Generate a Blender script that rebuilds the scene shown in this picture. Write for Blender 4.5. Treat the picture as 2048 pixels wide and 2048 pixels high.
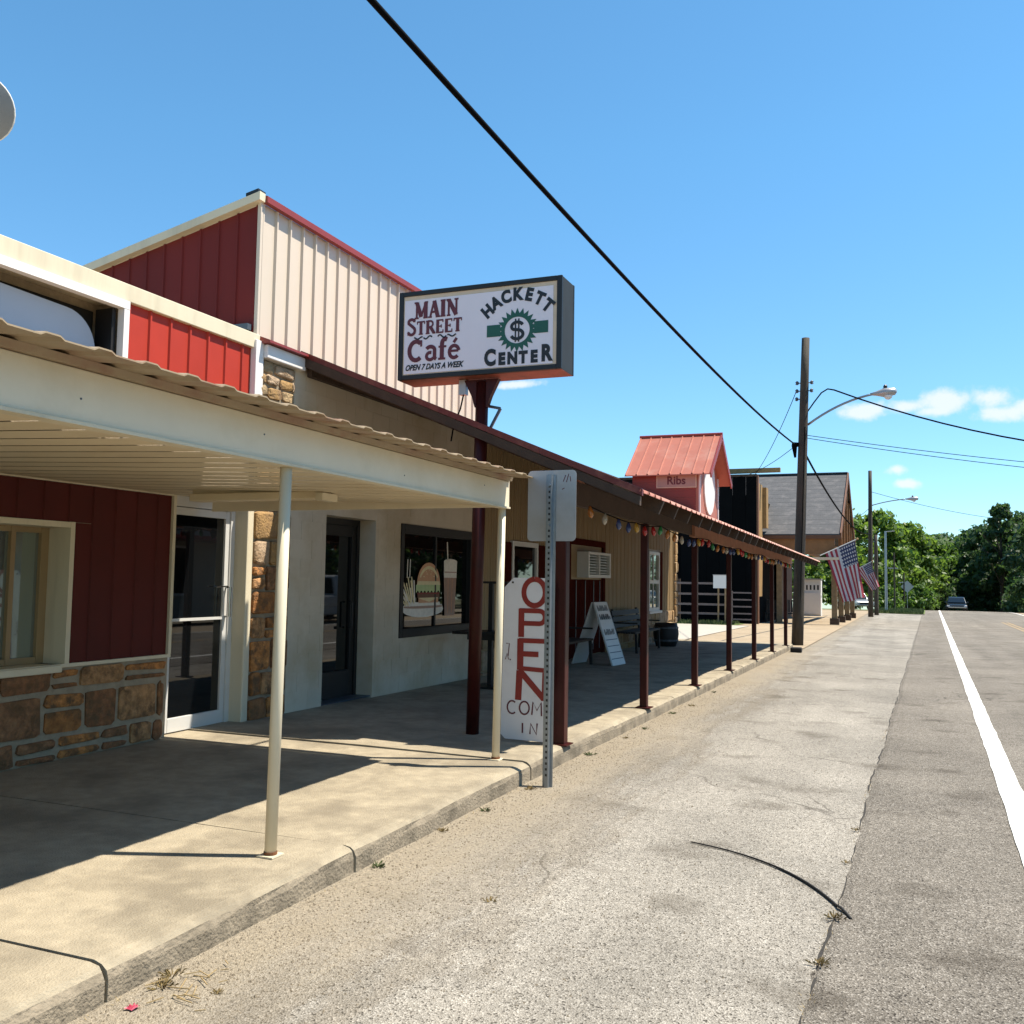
import bpy, math, random
from mathutils import Vector, Matrix
random.seed(7)
R = math.radians
for o in list(bpy.data.objects): bpy.data.objects.remove(o)
S = bpy.context.scene
COL = S.collection

# ------------------------------------------------------------------ camera, sky, sun, exposure
YAW, PITCH, ROLL = R(22.4), R(4.06), R(0.9)
fwd = Vector((-math.sin(YAW)*math.cos(PITCH), math.cos(YAW)*math.cos(PITCH), math.sin(PITCH)))
r0 = Vector((math.cos(YAW), math.sin(YAW), 0)); u0 = r0.cross(fwd)
rr = r0*math.cos(ROLL)+u0*math.sin(ROLL); uu = -r0*math.sin(ROLL)+u0*math.cos(ROLL)
cd = bpy.data.cameras.new('camera'); cam = bpy.data.objects.new('camera', cd); COL.objects.link(cam)
cam.matrix_world = Matrix(((rr.x,uu.x,-fwd.x,0),(rr.y,uu.y,-fwd.y,0),(rr.z,uu.z,-fwd.z,1.6),(0,0,0,1)))
cd.sensor_width = 36; cd.lens = 36*1900/2048; cd.clip_start = .05; cd.clip_end = 3000
S.camera = cam
S.render.resolution_x = S.render.resolution_y = 1024
SUN_EL, SUN_LON = 62.2, 21.9
S.view_settings.view_transform = 'Standard'; S.view_settings.look = 'None'
S.view_settings.exposure = 1.2; S.view_settings.gamma = 1
sd = bpy.data.lights.new('sun', 'SUN'); sd.energy = 4.25; sd.angle = R(.53); sd.color = (1, .92, .79)
so = bpy.data.objects.new('sun', sd); COL.objects.link(so)
sv = Vector((math.cos(R(SUN_EL))*math.cos(R(SUN_LON)), math.cos(R(SUN_EL))*math.sin(R(SUN_LON)), math.sin(R(SUN_EL))))
so.rotation_euler = sv.to_track_quat('Z', 'Y').to_euler(); so.location = (20, 8, 40)
W = bpy.data.worlds.new('World'); S.world = W; W.use_nodes = True
nt = W.node_tree; nt.nodes.clear()
def N(nt, t, **k):
    n = nt.nodes.new(t)
    for a, b in k.items():
        if a.startswith('i_'):
            n.inputs[int(a[2:]) if a[2:].isdigit() else a[2:]].default_value = b
        else: setattr(n, a, b)
    return n
wo = N(nt, 'ShaderNodeOutputWorld'); bg = N(nt, 'ShaderNodeBackground'); bg.inputs[1].default_value = .092
sky = N(nt, 'ShaderNodeTexSky', sky_type='NISHITA', sun_disc=False, sun_elevation=R(SUN_EL), sun_rotation=R(90-SUN_LON),
        altitude=200, air_density=.9, dust_density=.1, ozone_density=2.6)
tc = N(nt, 'ShaderNodeTexCoord')
L = nt.links.new
# fair-weather clouds: soft puffs low over the road, in direction space
sep = N(nt, 'ShaderNodeSeparateXYZ'); L(tc.outputs['Generated'], sep.inputs[0])
du = N(nt, 'ShaderNodeMath', operation='DIVIDE'); L(sep.outputs[0], du.inputs[0]); L(sep.outputs[1], du.inputs[1])
dv = N(nt, 'ShaderNodeMath', operation='DIVIDE'); L(sep.outputs[2], dv.inputs[0]); L(sep.outputs[1], dv.inputs[1])
uv = N(nt, 'ShaderNodeCombineXYZ'); L(du.outputs[0], uv.inputs[0]); L(dv.outputs[0], uv.inputs[1])
nz = N(nt, 'ShaderNodeTexNoise', i_Scale=42., i_Detail=6., i_Roughness=.62); L(uv.outputs[0], nz.inputs['Vector'])
cen = N(nt, 'ShaderNodeMath', operation='SUBTRACT', i_1=.5); L(nz.outputs[0], cen.inputs[0])
amp = N(nt, 'ShaderNodeMath', operation='MULTIPLY', i_1=2.3); L(cen.outputs[0], amp.inputs[0])
prev = None
def pixdir(px, py):
    d = fwd*1900+rr*(px-1024)-uu*(py-1024); return d.x/d.y, d.z/d.y
for px, py, w, h in [(1728,822,44,17),(1812,812,30,13),(1892,803,46,22),(1985,797,34,20),(2005,826,42,14),(1870,822,30,10),(2090,815,60,18),(1795,940,16,9),(1815,968,20,9),(1030,770,46,9),(2260,800,90,24),(2420,830,70,20)]:
    u, v = pixdir(px, py)
    s = N(nt, 'ShaderNodeVectorMath', operation='SUBTRACT'); s.inputs[1].default_value = (u, v, 0); L(uv.outputs[0], s.inputs[0])
    m = N(nt, 'ShaderNodeVectorMath', operation='MULTIPLY'); m.inputs[1].default_value = (1680/w, 1900/h, 0); L(s.outputs[0], m.inputs[0])
    l = N(nt, 'ShaderNodeVectorMath', operation='LENGTH'); L(m.outputs[0], l.inputs[0])
    if prev is None: prev = l.outputs['Value']
    else:
        mn = N(nt, 'ShaderNodeMath', operation='SMOOTH_MIN', i_2=.35); L(prev, mn.inputs[0]); L(l.outputs['Value'], mn.inputs[1]); prev = mn.outputs[0]
ad = N(nt, 'ShaderNodeMath', operation='ADD'); L(prev, ad.inputs[0]); L(amp.outputs[0], ad.inputs[1])
mr = N(nt, 'ShaderNodeMapRange', interpolation_type='SMOOTHSTEP'); mr.inputs[1].default_value = 1.35; mr.inputs[2].default_value = .3
mr.inputs[3].default_value = 0; mr.inputs[4].default_value = .85; L(ad.outputs[0], mr.inputs[0])
gt = N(nt, 'ShaderNodeMath', operation='GREATER_THAN', i_1=.1); L(sep.outputs[1], gt.inputs[0])
mk = N(nt, 'ShaderNodeMath', operation='MULTIPLY'); L(mr.outputs[0], mk.inputs[0]); L(gt.outputs[0], mk.inputs[1])
mx = N(nt, 'ShaderNodeMixRGB'); tn = N(nt, 'ShaderNodeMixRGB', blend_type='MULTIPLY', i_0=1.); L(sky.outputs[0], tn.inputs[1])
hz = N(nt, 'ShaderNodeMapRange'); hz.inputs[1].default_value = .02; hz.inputs[2].default_value = .42; L(sep.outputs[2], hz.inputs[0])
tm = N(nt, 'ShaderNodeMixRGB'); tm.inputs[1].default_value = (.64, .84, .92, 1); tm.inputs[2].default_value = (.65, 1.06, 1.10, 1); L(hz.outputs[0], tm.inputs[0]); L(tm.outputs[0], tn.inputs[2])
L(mk.outputs[0], mx.inputs[0]); L(tn.outputs[0], mx.inputs[1]); mx.inputs[2].default_value = (4.6, 4.85, 5.2, 1)
L(mx.outputs[0], bg.inputs[0]); L(bg.outputs[0], wo.inputs[0])

# ------------------------------------------------------------------ helpers
MAT = {}
def mat(name, col, rough=.7, var=.15, scale=6., bump=0., bscale=60., metal=0., rnd=0., dirt=None, dscale=1.2, dlo=.5, dhi=.7, spec=.5, streak=False, keep=False, ramp=None):
    """Principled material: base colour varied by noise, optional second 'dirt' colour in blotches, optional per-object variation"""
    kk = 1. if keep else .60; col = [c_*kk for c_ in col]; dirt = [c_*kk for c_ in dirt] if dirt else None; ramp = [[c_*kk for c_ in q] for q in ramp] if ramp else None
    m = bpy.data.materials.new(name); m.use_nodes = True; t = m.node_tree; b = t.nodes['Principled BSDF']; l = t.links.new
    b.inputs['Roughness'].default_value = rough; b.inputs['Metallic'].default_value = metal
    b.inputs['Specular IOR Level'].default_value = spec
    g = N(t, 'ShaderNodeNewGeometry')
    mp = N(t, 'ShaderNodeMapping'); l(g.outputs['Position'], mp.inputs[0])
    if streak: mp.inputs['Scale'].default_value = (1, 1, .12)
    n = N(t, 'ShaderNodeTexNoise', i_Scale=scale, i_Detail=5., i_Roughness=.6); l(mp.outputs[0], n.inputs['Vector'])
    c = N(t, 'ShaderNodeMapRange'); c.inputs[1].default_value = .25; c.inputs[2].default_value = .75
    c.inputs[3].default_value = 1-var; c.inputs[4].default_value = 1+var; l(n.outputs[0], c.inputs[0])
    h = N(t, 'ShaderNodeHueSaturation'); h.inputs['Color'].default_value = (*col, 1); l(c.outputs[0], h.inputs['Value'])
    out = h.outputs[0]
    if ramp:          # each piece takes its own colour out of a small palette
        oi = N(t, 'ShaderNodeObjectInfo'); rp = N(t, 'ShaderNodeValToRGB'); l(oi.outputs['Random'], rp.inputs[0]); rp.color_ramp.interpolation = 'CONSTANT'
        el = rp.color_ramp.elements; el[0].color = (*ramp[0], 1); el[1].position = 1/len(ramp); el[1].color = (*ramp[1], 1)
        for i_, q in enumerate(ramp[2:]): x_ = el.new((i_+2)/len(ramp)); x_.color = (*q, 1)
        l(rp.outputs[0], h.inputs['Color'])
    if rnd:
        oi = N(t, 'ShaderNodeObjectInfo'); c2 = N(t, 'ShaderNodeMapRange'); c2.inputs[3].default_value = 1-rnd; c2.inputs[4].default_value = 1+rnd
        l(oi.outputs['Random'], c2.inputs[0]); h2 = N(t, 'ShaderNodeHueSaturation'); l(out, h2.inputs['Color']); l(c2.outputs[0], h2.inputs['Value'])
        out = h2.outputs[0]
    if dirt:
        n2 = N(t, 'ShaderNodeTexNoise', i_Scale=dscale, i_Detail=7., i_Roughness=.65); l(mp.outputs[0], n2.inputs['Vector'])
        c3 = N(t, 'ShaderNodeMapRange'); c3.inputs[1].default_value = dlo; c3.inputs[2].default_value = dhi; l(n2.outputs[0], c3.inputs[0])
        mm = N(t, 'ShaderNodeMixRGB'); l(c3.outputs[0], mm.inputs[0]); l(out, mm.inputs[1]); mm.inputs[2].default_value = (*dirt, 1); out = mm.outputs[0]
    l(out, b.inputs['Base Color'])
    if bump:
        n3 = N(t, 'ShaderNodeTexNoise', i_Scale=bscale, i_Detail=4.); l(g.outputs['Position'], n3.inputs['Vector'])
        bp = N(t, 'ShaderNodeBump', i_Strength=bump, i_Distance=.02); l(n3.outputs[0], bp.inputs['Height']); l(bp.outputs[0], b.inputs['Normal'])
    MAT[name] = m; return m
ORG = {}
def origin(o): return ORG.get(o.name, Vector()) if o else Vector()
def tag(o, label=None, cat=None, group=None, kind=None):
    if label: o['label'] = label
    if cat: o['category'] = cat
    if group: o['group'] = group
    if kind: o['kind'] = kind
    return o
def thing(name, label, cat, loc, group=None):
    o = bpy.data.objects.new(name, None); COL.objects.link(o); o.location = loc; o.empty_display_size = .1
    ORG[o.name] = Vector(loc); return tag(o, label, cat, group)
def copy_tree(o, parent=None, label=None):
    c = o.copy(); COL.objects.link(c); c.parent = parent
    if label: c['label'] = label
    for ch in o.children: copy_tree(ch, c)
    return c
class MB:
    def __init__(s): s.v = []; s.f = []; s.m = []; s.mi = 0
    def add(s, vs, fs):
        k = len(s.v); s.v += [Vector(a) for a in vs]; s.f += [tuple(i+k for i in f) for f in fs]; s.m += [s.mi]*len(fs); return s
    def box(s, a, b):
        x0, y0, z0 = [min(p, q) for p, q in zip(a, b)]; x1, y1, z1 = [max(p, q) for p, q in zip(a, b)]
        return s.add([(x0,y0,z0),(x1,y0,z0),(x1,y1,z0),(x0,y1,z0),(x0,y0,z1),(x1,y0,z1),(x1,y1,z1),(x0,y1,z1)],
                     [(0,3,2,1),(4,5,6,7),(0,1,5,4),(1,2,6,5),(2,3,7,6),(3,0,4,7)])
    def prism(s, pts, d):
        """polygon (3-D points, planar) extruded by vector d"""
        n = len(pts); d = Vector(d); a = [Vector(p) for p in pts]
        return s.add(a+[p+d for p in a], [tuple(range(n))[::-1], tuple(range(n, 2*n))]+[(i, (i+1) % n, (i+1) % n+n, i+n) for i in range(n)])
    def tube(s, pts, r, n=8, cap=True):
        pts = [Vector(p) for p in pts]; k = len(s.v); rs = r if isinstance(r, (list, tuple)) else [r]*len(pts)
        vs = []; a0 = None
        for i, p in enumerate(pts):
            d = (pts[min(i+1, len(pts)-1)]-pts[max(i-1, 0)]).normalized()
            if a0 is None: a0 = d.orthogonal().normalized()
            a = (a0-d*a0.dot(d)).normalized(); a0 = a; b = d.cross(a)
            vs += [p+(a*math.cos(2*math.pi*j/n)+b*math.sin(2*math.pi*j/n))*rs[i] for j in range(n)]
        fs = [(i*n+j, i*n+(j+1) % n, (i+1)*n+(j+1) % n, (i+1)*n+j) for i in range(len(pts)-1) for j in range(n)]
        if cap: fs += [tuple(range(n))[::-1], tuple((len(pts)-1)*n+j for j in range(n))]
        return s.add(vs, fs)
    def beam(s, a, b, w, h, up=(0,0,1)):
        """rectangular bar from a to b, w wide, h high"""
        a = Vector(a); b = Vector(b); d = (b-a).normalized(); sd_ = d.cross(Vector(up)).normalized(); u = sd_.cross(d)
        q = [sd_*w/2+u*h/2, -sd_*w/2+u*h/2, -sd_*w/2-u*h/2, sd_*w/2-u*h/2]
        return s.add([a+c for c in q]+[b+c for c in q], [(0,1,2,3),(7,6,5,4),(0,4,5,1),(1,5,6,2),(2,6,7,3),(3,7,4,0)])
    def lathe(s, base, prof, n=12):
        b = Vector(base); vs = []
        for r_, z in prof: vs += [b+Vector((r_*math.cos(2*math.pi*j/n), r_*math.sin(2*math.pi*j/n), z)) for j in range(n)]
        m_ = len(prof)
        return s.add(vs, [(i*n+j, i*n+(j+1) % n, (i+1)*n+(j+1) % n, (i+1)*n+j) for i in range(m_-1) for j in range(n)]+[tuple(range(n))[::-1], tuple((m_-1)*n+j for j in range(n))])
    def grid(s, rows):
        n = len(rows[0]); vs = [p for r_ in rows for p in r_]
        return s.add(vs, [(i*n+j, i*n+j+1, (i+1)*n+j+1, (i+1)*n+j) for i in range(len(rows)-1) for j in range(n-1)])
    def mesh(s, name, org=Vector(), smooth=False, mats=()):
        me = bpy.data.meshes.new(name); me.from_pydata([tuple(p-org) for p in s.v], [], s.f)
        for m_ in mats: me.materials.append(MAT[m_] if isinstance(m_, str) else m_)
        if len(mats) > 1: me.polygons.foreach_set('material_index', s.m)
        if smooth: me.polygons.foreach_set('use_smooth', [True]*len(me.polygons))
        me.update(); return me
    def build(s, name, m_, parent=None, smooth=False, loc=None, label=None):
        org = origin(parent)
        base = Vector(loc) if loc is not None else (org if parent else Vector())
        ms = m_ if isinstance(m_, (list, tuple)) else [m_]
        o = bpy.data.objects.new(name, s.mesh(name, base, smooth, ms)); COL.objects.link(o)
        o.parent = parent; o.location = base-org; ORG[o.name] = base
        if label: o['label'] = label
        if smooth == 'auto': pass
        return o
def bevel(o, w=.01, seg=2):
    md = o.modifiers.new('bevel', 'BEVEL'); md.width = w; md.segments = seg; md.limit_method = 'ANGLE'; return o
UNIT = {}
def unit_box(m_):
    if m_ not in UNIT:
        UNIT[m_] = MB().box((0,0,0),(1,1,1)).mesh('block', mats=[m_])
    return UNIT[m_]
def piece(name, m_, a, b, parent):
    """a box-shaped piece sharing one unit mesh"""
    o = bpy.data.objects.new(name, unit_box(m_)); COL.objects.link(o); o.parent = parent
    lo = Vector([min(p, q) for p, q in zip(a, b)]); hi = Vector([max(p, q) for p, q in zip(a, b)])
    o.location = lo-origin(parent); o.scale = hi-lo; ORG[o.name] = lo; return o
def gz(y):
    if y < 8: return 0.
    if y < 86: return -.008*(y-8)
    return -.624-.0007*(y-86)**2 if y < 150 else -.624-.0007*64**2-.0896*(y-150)
def quadpanel(mb, f, u0, u1, v0, v1, rib=.012, ribw=.03, t=.004, v1b=None):
    """a sheet-metal panel in a local frame f(u, v, w): flat pan with a raised rib along its u0 edge"""
    vb = v1 if v1b is None else v1b
    def top(u): return v1+(vb-v1)*(u-u0)/(u1-u0)
    P = [(u0, 0), (u0+ribw*.25, rib), (u0+ribw*.75, rib), (u0+ribw, 0), (u1, 0)]
    vs = [f(u, v0, w+t) for u, w in P]+[f(u, top(u), w+t) for u, w in P]
    mb.add(vs, [(i, i+1, i+6, i+5) for i in range(4)])
    a = [f(u0, v0, 0), f(u1, v0, 0), f(u1, vb, 0), f(u0, v1, 0)]
    mb.add(a, [(3, 2, 1, 0)])
    mb.add([f(u1, v0, 0), f(u1, v0, t), f(u1, vb, t), f(u1, vb, 0)], [(0, 1, 2, 3)])
    return mb
def stones(name, m_, parent, f, u0, u1, v0, v1, ch=.22, wmin=.25, wmax=.5, gap=.02, proud=.035, split=.3, rng=None, rag=.35):
    """random coursed rubble: each stone its own bevelled, uneven mesh"""
    rng = rng or random; v = v0; nc = max(1, round((v1-v0)/ch)); hs = [ch*(1+rng.uniform(-rag, rag)) for _ in range(nc)]
    k = (v1-v0)/sum(hs); hs = [h*k for h in hs]
    for h in hs:
        u = u0-rng.uniform(0, wmin)
        while u < u1-.03:
            w = rng.uniform(wmin, wmax); a = max(u, u0); b = min(u+w, u1)
            if u1-b < .09: b = u1
            if b-a > .05:
                cells = [(v, v+h)]
                if h > .16 and rng.random() < split: m0 = v+h*rng.uniform(.4, .6); cells = [(v, m0), (m0, v+h)]
                for c0, c1 in cells:
                    j = lambda s_=.010: rng.uniform(-s_, s_)
                    g = gap/2; p = proud*rng.uniform(.7, 1.25)
                    oc = [(a+g, c0+g), (b-g, c0+g), (b-g, c1-g), (a+g, c1-g)]
                    e = min(.020, (c1-c0)*.14); q = []
                    for i, (x, y) in enumerate(oc):       # chamfered octagon outline
                        sx = 1 if i in (0, 3) else -1; sy = 1 if i in (0, 1) else -1
                        A, B = (x+sx*e*rng.uniform(.5, 2.2), y+j(.011)), (x+j(.011), y+sy*e*rng.uniform(.5, 1.5))
                        q += [B, A] if i in (0, 2) else [A, B]
                    cx, cy = (a+b)/2, (c0+c1)/2
                    vs = [f(x, y, 0) for x, y in q]+[f(x, y, p*.75) for x, y in q]
                    vs += [f(cx+(x-cx)*.82+j(), cy+(y-cy)*.78+j(), p+j(.006)) for x, y in q]+[f(cx+j(), cy+j(), p+rng.uniform(0, .012))]
                    fs = [(i, (i+1) % 8, 8+(i+1) % 8, 8+i) for i in range(8)]+[(8+i, 8+(i+1) % 8, 16+(i+1) % 8, 16+i) for i in range(8)]
                    fs += [(16+i, 16+(i+1) % 8, 24) for i in range(8)]
                    MB().add(vs, fs).build(name, m_, parent, loc=f(cx, cy, 0))
            u += w
        v += h
def textmesh(s, size=1., offset=0., shear=0., sx=1.):
    c = bpy.data.curves.new('t', 'FONT'); c.body = s; c.size = size; c.offset = offset; c.shear = shear; c.fill_mode = 'FRONT'
    c.align_x = 'CENTER'; c.align_y = 'CENTER'; c.resolution_u = 4
    o = bpy.data.objects.new('t', c); COL.objects.link(o)
    dg = bpy.context.evaluated_depsgraph_get(); dg.update()
    me = bpy.data.meshes.new_from_object(o.evaluated_get(dg))
    vs = [(v.co.x*sx, v.co.y) for v in me.vertices]; fs = [tuple(p.vertices) for p in me.polygons]
    bpy.data.objects.remove(o); bpy.data.curves.remove(c); bpy.data.meshes.remove(me)
    return vs, fs
LAY = [0]
def put2d(mb, vf, f, cx, cy, rot=0.):
    c, s = math.cos(rot), math.sin(rot)
    LAY[0] = (LAY[0]+1) % 9; e_ = Vector((0, -.00022*LAY[0], 0))
    return mb.add([Vector(f(cx+x*c-y*s, cy+x*s+y*c))+e_ for x, y in vf[0]], vf[1])
def arc(cx, cy, rx, ry, a0, a1, n=10): return [(cx+rx*math.cos(R(a0+(a1-a0)*i/n)), cy+ry*math.sin(R(a0+(a1-a0)*i/n))) for i in range(n+1)]
def stroke(pts, w):
    """flat thick polyline as quads -> (verts2d, faces)"""
    vs, fs = [], []; n = len(pts)
    for i, (x, y) in enumerate(pts):
        ax, ay = pts[max(i-1, 0)]; bx, by = pts[min(i+1, n-1)]; dx, dy = bx-ax, by-ay; l = math.hypot(dx, dy) or 1
        vs += [(x-dy/l*w/2, y+dx/l*w/2), (x+dy/l*w/2, y-dx/l*w/2)]
    fs = [(2*i, 2*i+1, 2*i+3, 2*i+2) for i in range(n-1)]
    return vs, fs
TK, TN = .19, .09
def serif(x, y, w=.34, h=.07): return [([(x-w/2, y), (x+w/2, y)], h)]
GL = {  # hand-built slab-serif letters: (advance, [(polyline, width)])
 'M': (1.12, [([(.2,0),(.2,.97)],TN),([(.2,.97),(.56,.1)],TK),([(.56,.1),(.92,.97)],TN),([(.92,0),(.92,.97)],TK)]+serif(.2,.035)+serif(.92,.035,.36)+serif(.14,.965,.28)+serif(.96,.965,.28)),
 'A': (.95, [([(.16,0),(.47,1)],TN),([(.47,1),(.79,0)],TK),([(.25,.33),(.7,.33)],TN)]+serif(.16,.035,.3)+serif(.79,.035,.36)),
 'I': (.5, [([(.25,0),(.25,1)],TK)]+serif(.25,.035,.4)+serif(.25,.965,.4)),
 'N': (1.0, [([(.2,0),(.2,.97)],TN),([(.18,.97),(.8,.03)],TK),([(.8,.03),(.8,1)],TN)]+serif(.2,.035,.3)+serif(.15,.965,.3)+serif(.8,.965,.32)),
 'S': (.74, [(arc(.37,.74,.24,.22,20,200,9)[:-1]+arc(.37,.27,.26,.24,100,-160,12)[2:],.14),([(.61,.78),(.61,1)],.06),([(.12,0),(.12,.24)],.06)]),
 'T': (.86, [([(.43,0),(.43,1)],TK),([(.08,.96),(.78,.96)],.085),([(.09,.78),(.09,1)],.06),([(.77,.78),(.77,1)],.06)]+serif(.43,.035,.4)),
 'R': (.92, [([(.22,0),(.22,1)],TK),([(.2,.96)]+arc(.45,.735,.24,.225,90,-90,9)+[(.2,.51)],.1),([(.48,.5),(.82,.03)],TK)]+serif(.22,.035,.38)+serif(.16,.965,.26)+serif(.85,.035,.2)),
 'E': (.82, [([(.22,0),(.22,1)],TK),([(.1,.96),(.72,.96)],.08),([(.2,.5),(.56,.5)],.07),([(.1,.04),(.74,.04)],.08),([(.71,.78),(.71,1)],.06),([(.73,0),(.73,.24)],.06),([(.56,.38),(.56,.62)],.06)]),
 'C': (.95, [(arc(.5,.5,.36,.44,48,312,16),.16),([(.78,.68),(.78,.98)],.07)]),
 'a': (.74, [(arc(.34,.44,.24,.2,150,20,8)+[(.57,.1),(.66,.04)],.14),(arc(.33,.2,.2,.17,70,330,12),.12)]),
 'f': (.5, [([(.22,0),(.22,.72)]+arc(.4,.74,.18,.2,180,60,6),.16)]+serif(.22,.035,.38)+serif(.24,.6,.42)),
 'é': (.74, [([(.14,.36),(.6,.36)],.08),(arc(.37,.32,.25,.28,8,318,16),.13),([(.34,.74),(.5,.94)],.1)])}
def serif_text(mb, s, f, x, y, size, sx=1., smallcaps=False, wt=1.):
    wd = 0; seq = []
    for i, ch in enumerate(s):
        k = size*(1. if (not smallcaps or i == 0) else .8)
        seq.append((ch, wd, k)); wd += GL[ch][0]*k*sx
    for ch, dx, k in seq:
        for pl, w in GL[ch][1]:
            v, fc = stroke([(px*k*sx, py*k) for px, py in pl], w*k*(wt if w > .1 else wt*1.1))
            put2d(mb, (v, fc), f, x-wd/2+dx, y)
    return mb

# ------------------------------------------------------------------ materials
mat('cream_paint', (1.05,.93,.68), .5, .05, 3, dirt=(.72,.63,.44), dscale=2.5, dlo=.52, dhi=.8, streak=True)
mat('fascia_paint', (1.2,1.06,.80), .45, .04, 3, dirt=(1.0,.86,.60), dscale=1.6, dlo=.5, dhi=.8)
mat('soffit_metal', (1.10,.92,.62), .5, .06, 4, rnd=.07, dirt=(.9,.72,.46), dscale=2, dlo=.55, dhi=.8)
mat('canopy_sheet', (.52,.39,.24), .5, .08, 5, rnd=.06, dirt=(.42,.20,.12), dscale=4, dlo=.5, dhi=.75)
mat('red_metal_canopy_shade', (.13,.015,.010), .55, .08, 4, rnd=.06, spec=.25)  # red panel paint darkened in its colour to carry the canopy shade
mat('red_metal_wall_shade', (.24,.023,.016), .6, .08, 4, rnd=.06, dirt=(.15,.016,.012), dscale=2, dlo=.5, dhi=.85, streak=True, spec=.25)  # side wall red, base colour darkened for open shade, plus dirt streaks
mat('red_metal_sunlit', (.60,.055,.030), .55, .06, 4, rnd=.05, spec=.25)  # sunlit copy of the panel red, lighter than the shaded copies
mat('red_trim', (.36,.045,.032), .42, .1, 4)
mat('red_roof', (.62,.21,.135), .45, .08, 3, rnd=.06, dirt=(.68,.34,.25), dscale=2, dlo=.5, dhi=.8)
mat('post_red', (.072,.012,.009), .4, .15, 8, dirt=(.04,.009,.007), dscale=5, spec=.2)
mat('cream_metal', (.93,.79,.63), .45, .04, 3, rnd=.035, dirt=(.80,.65,.50), dscale=1.5, dlo=.55, dhi=.85, streak=True)
mat('maroon_trim', (.20,.03,.025), .45, .15, 6, dirt=(.34,.10,.07), dscale=5, dlo=.5, dhi=.7)
mat('white_trim', (1.15,1.10,1.06), .5, .04, 4)
mat('white_aluminium', (1.0,.98,.93), .35, .04, 5, metal=.1)
mat('black_metal', (.009,.009,.010), .5, .2, 8)
mat('black_rough', (.012,.011,.010), .8, .2, 8)
mat('stone_rust', (.24,.115,.055), 1., .5, 14, 1.0, 38, rnd=.2, dirt=(.24,.13,.06), dscale=9, dlo=.45, dhi=.62, ramp=[(.64,.27,.085),(.48,.215,.085),(.82,.34,.10),(.42,.205,.095),(.60,.32,.14),(.36,.16,.07)])
mat('stone_tan', (.48,.31,.15), .9, .3, 11, .7, 45, rnd=.15, dirt=(.36,.22,.11), dscale=6, dlo=.5, dhi=.65, ramp=[(.60,.36,.14),(.50,.36,.20),(.62,.44,.24),(.44,.27,.12),(.56,.40,.26)])
mat('mortar', (.56,.45,.31), .95, .2, 14, .4, 80)
mat('mortar_tan', (.48,.40,.29), .95, .2, 14, .4, 80)
mat('block_paint', (.96,.83,.64), .6, .05, 2, .06, 90, rnd=.03, dirt=(.68,.52,.30), dscale=.9, dlo=.5, dhi=.75)
mat('tan_ribbed', (.50,.345,.17), .5, .08, 3, rnd=.05, dirt=(.38,.25,.12), dscale=1.5, dlo=.5, dhi=.8, streak=True)
mat('concrete', (.52,.44,.31), .9, .2, 9, .5, 110, rnd=.05, dirt=(.34,.285,.20), dscale=1.9, dlo=.45, dhi=.64)
mat('kerb_face', (.40,.33,.235), .95, .2, 12, .6, 60, dirt=(.20,.165,.115), dscale=4, dlo=.42, dhi=.66)
mat('concrete_pale', (.62,.56,.47), .9, .08, 3, .2, 90)
mat('dark_wood', (.085,.05,.03), .8, .25, 6, .2, 60)
mat('beam_wood', (.52,.24,.14), .75, .2, 6, .2, 60)
mat('cedar', (.42,.19,.065), .7, .2, 5, .2, 40, rnd=.1)
mat('cedar_dark', (.20,.08,.035), .7, .2, 5)
mat('post_wood', (.33,.23,.12), .8, .25, 8, .3, 50)
mat('pole_wood', (.075,.058,.04), .85, .35, 7, .5, 50, dirt=(.13,.105,.075), dscale=6, streak=True)
mat('shingle', (.12,.12,.125), .95, .25, 14, .5, 30, dirt=(.2,.19,.19), dscale=2)
mat('galvanised', (.42,.46,.50), .35, .12, 20, metal=.75)
mat('sign_back', (.62,.60,.60), .35, .05, 4, metal=.35, dirt=(.52,.49,.44), dscale=2)
mat('sign_white', (1.12,1.08,1.06), .4, .04, 3, dirt=(.95,.88,.86), dscale=3, dlo=.5, dhi=.8)
mat('sign_face', (1.15,1.06,1.14), .35, .03, 3)
mat('sign_edge', (.95,.74,.52), .4, .1, 8)
mat('ink_maroon', (.17,.02,.032), .5, .08)
mat('ink_red', (.38,.03,.02), .5, .12, 12)
mat('ink_black', (.012,.012,.016), .5, .1)
mat('ink_green', (.012,.13,.085), .5, .1)
mat('sign_rust', (.30,.075,.04), .6, .25, 9, dirt=(.12,.05,.035), dscale=6)
mat('steel_grey', (.09,.12,.155), .4, .1)
mat('slate_paint', (.035,.05,.065), .85, .1, spec=.2)
mat('rubber', (.012,.011,.010), .7, .2)
mat('cable_black', (.004,.004,.005), .9, .1, spec=.05)
mat('white_paint', (1.1,1.08,1.04), .45, .03)
mat('dry_grass', (.38,.27,.10), .9, .3, 30, rnd=.2)
mat('weed_green', (.11,.15,.035), .8, .3, 30, rnd=.2)
mat('bark', (.085,.062,.042), .95, .3, 6, .5, 20)
mat('ochre_wood', (.45,.27,.10), .7, .2, 5, .2, 40)
mat('black_cladding', (.006,.007,.008), .95, .2, 2, rnd=.2, spec=.05)
mat('gravel_tan', (.52,.40,.26), .95, .16, 2, .5, 60, dirt=(.44,.33,.21), dscale=.6)
mat('car_silver', (.42,.45,.47), .25, .04, metal=.5)
mat('car_dark', (.03,.045,.06), .25, .04, metal=.4)
mat('car_white', (.75,.75,.74), .25, .03)
mat('car_red', (.30,.02,.03), .3, .03)
mat('chrome', (.6,.6,.6), .15, .02, metal=1)
mat('barn_red', (.10,.022,.016), .95, .2, 6, spec=.0)
mat('rust', (.26,.10,.035), .9, .4, 30)
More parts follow.
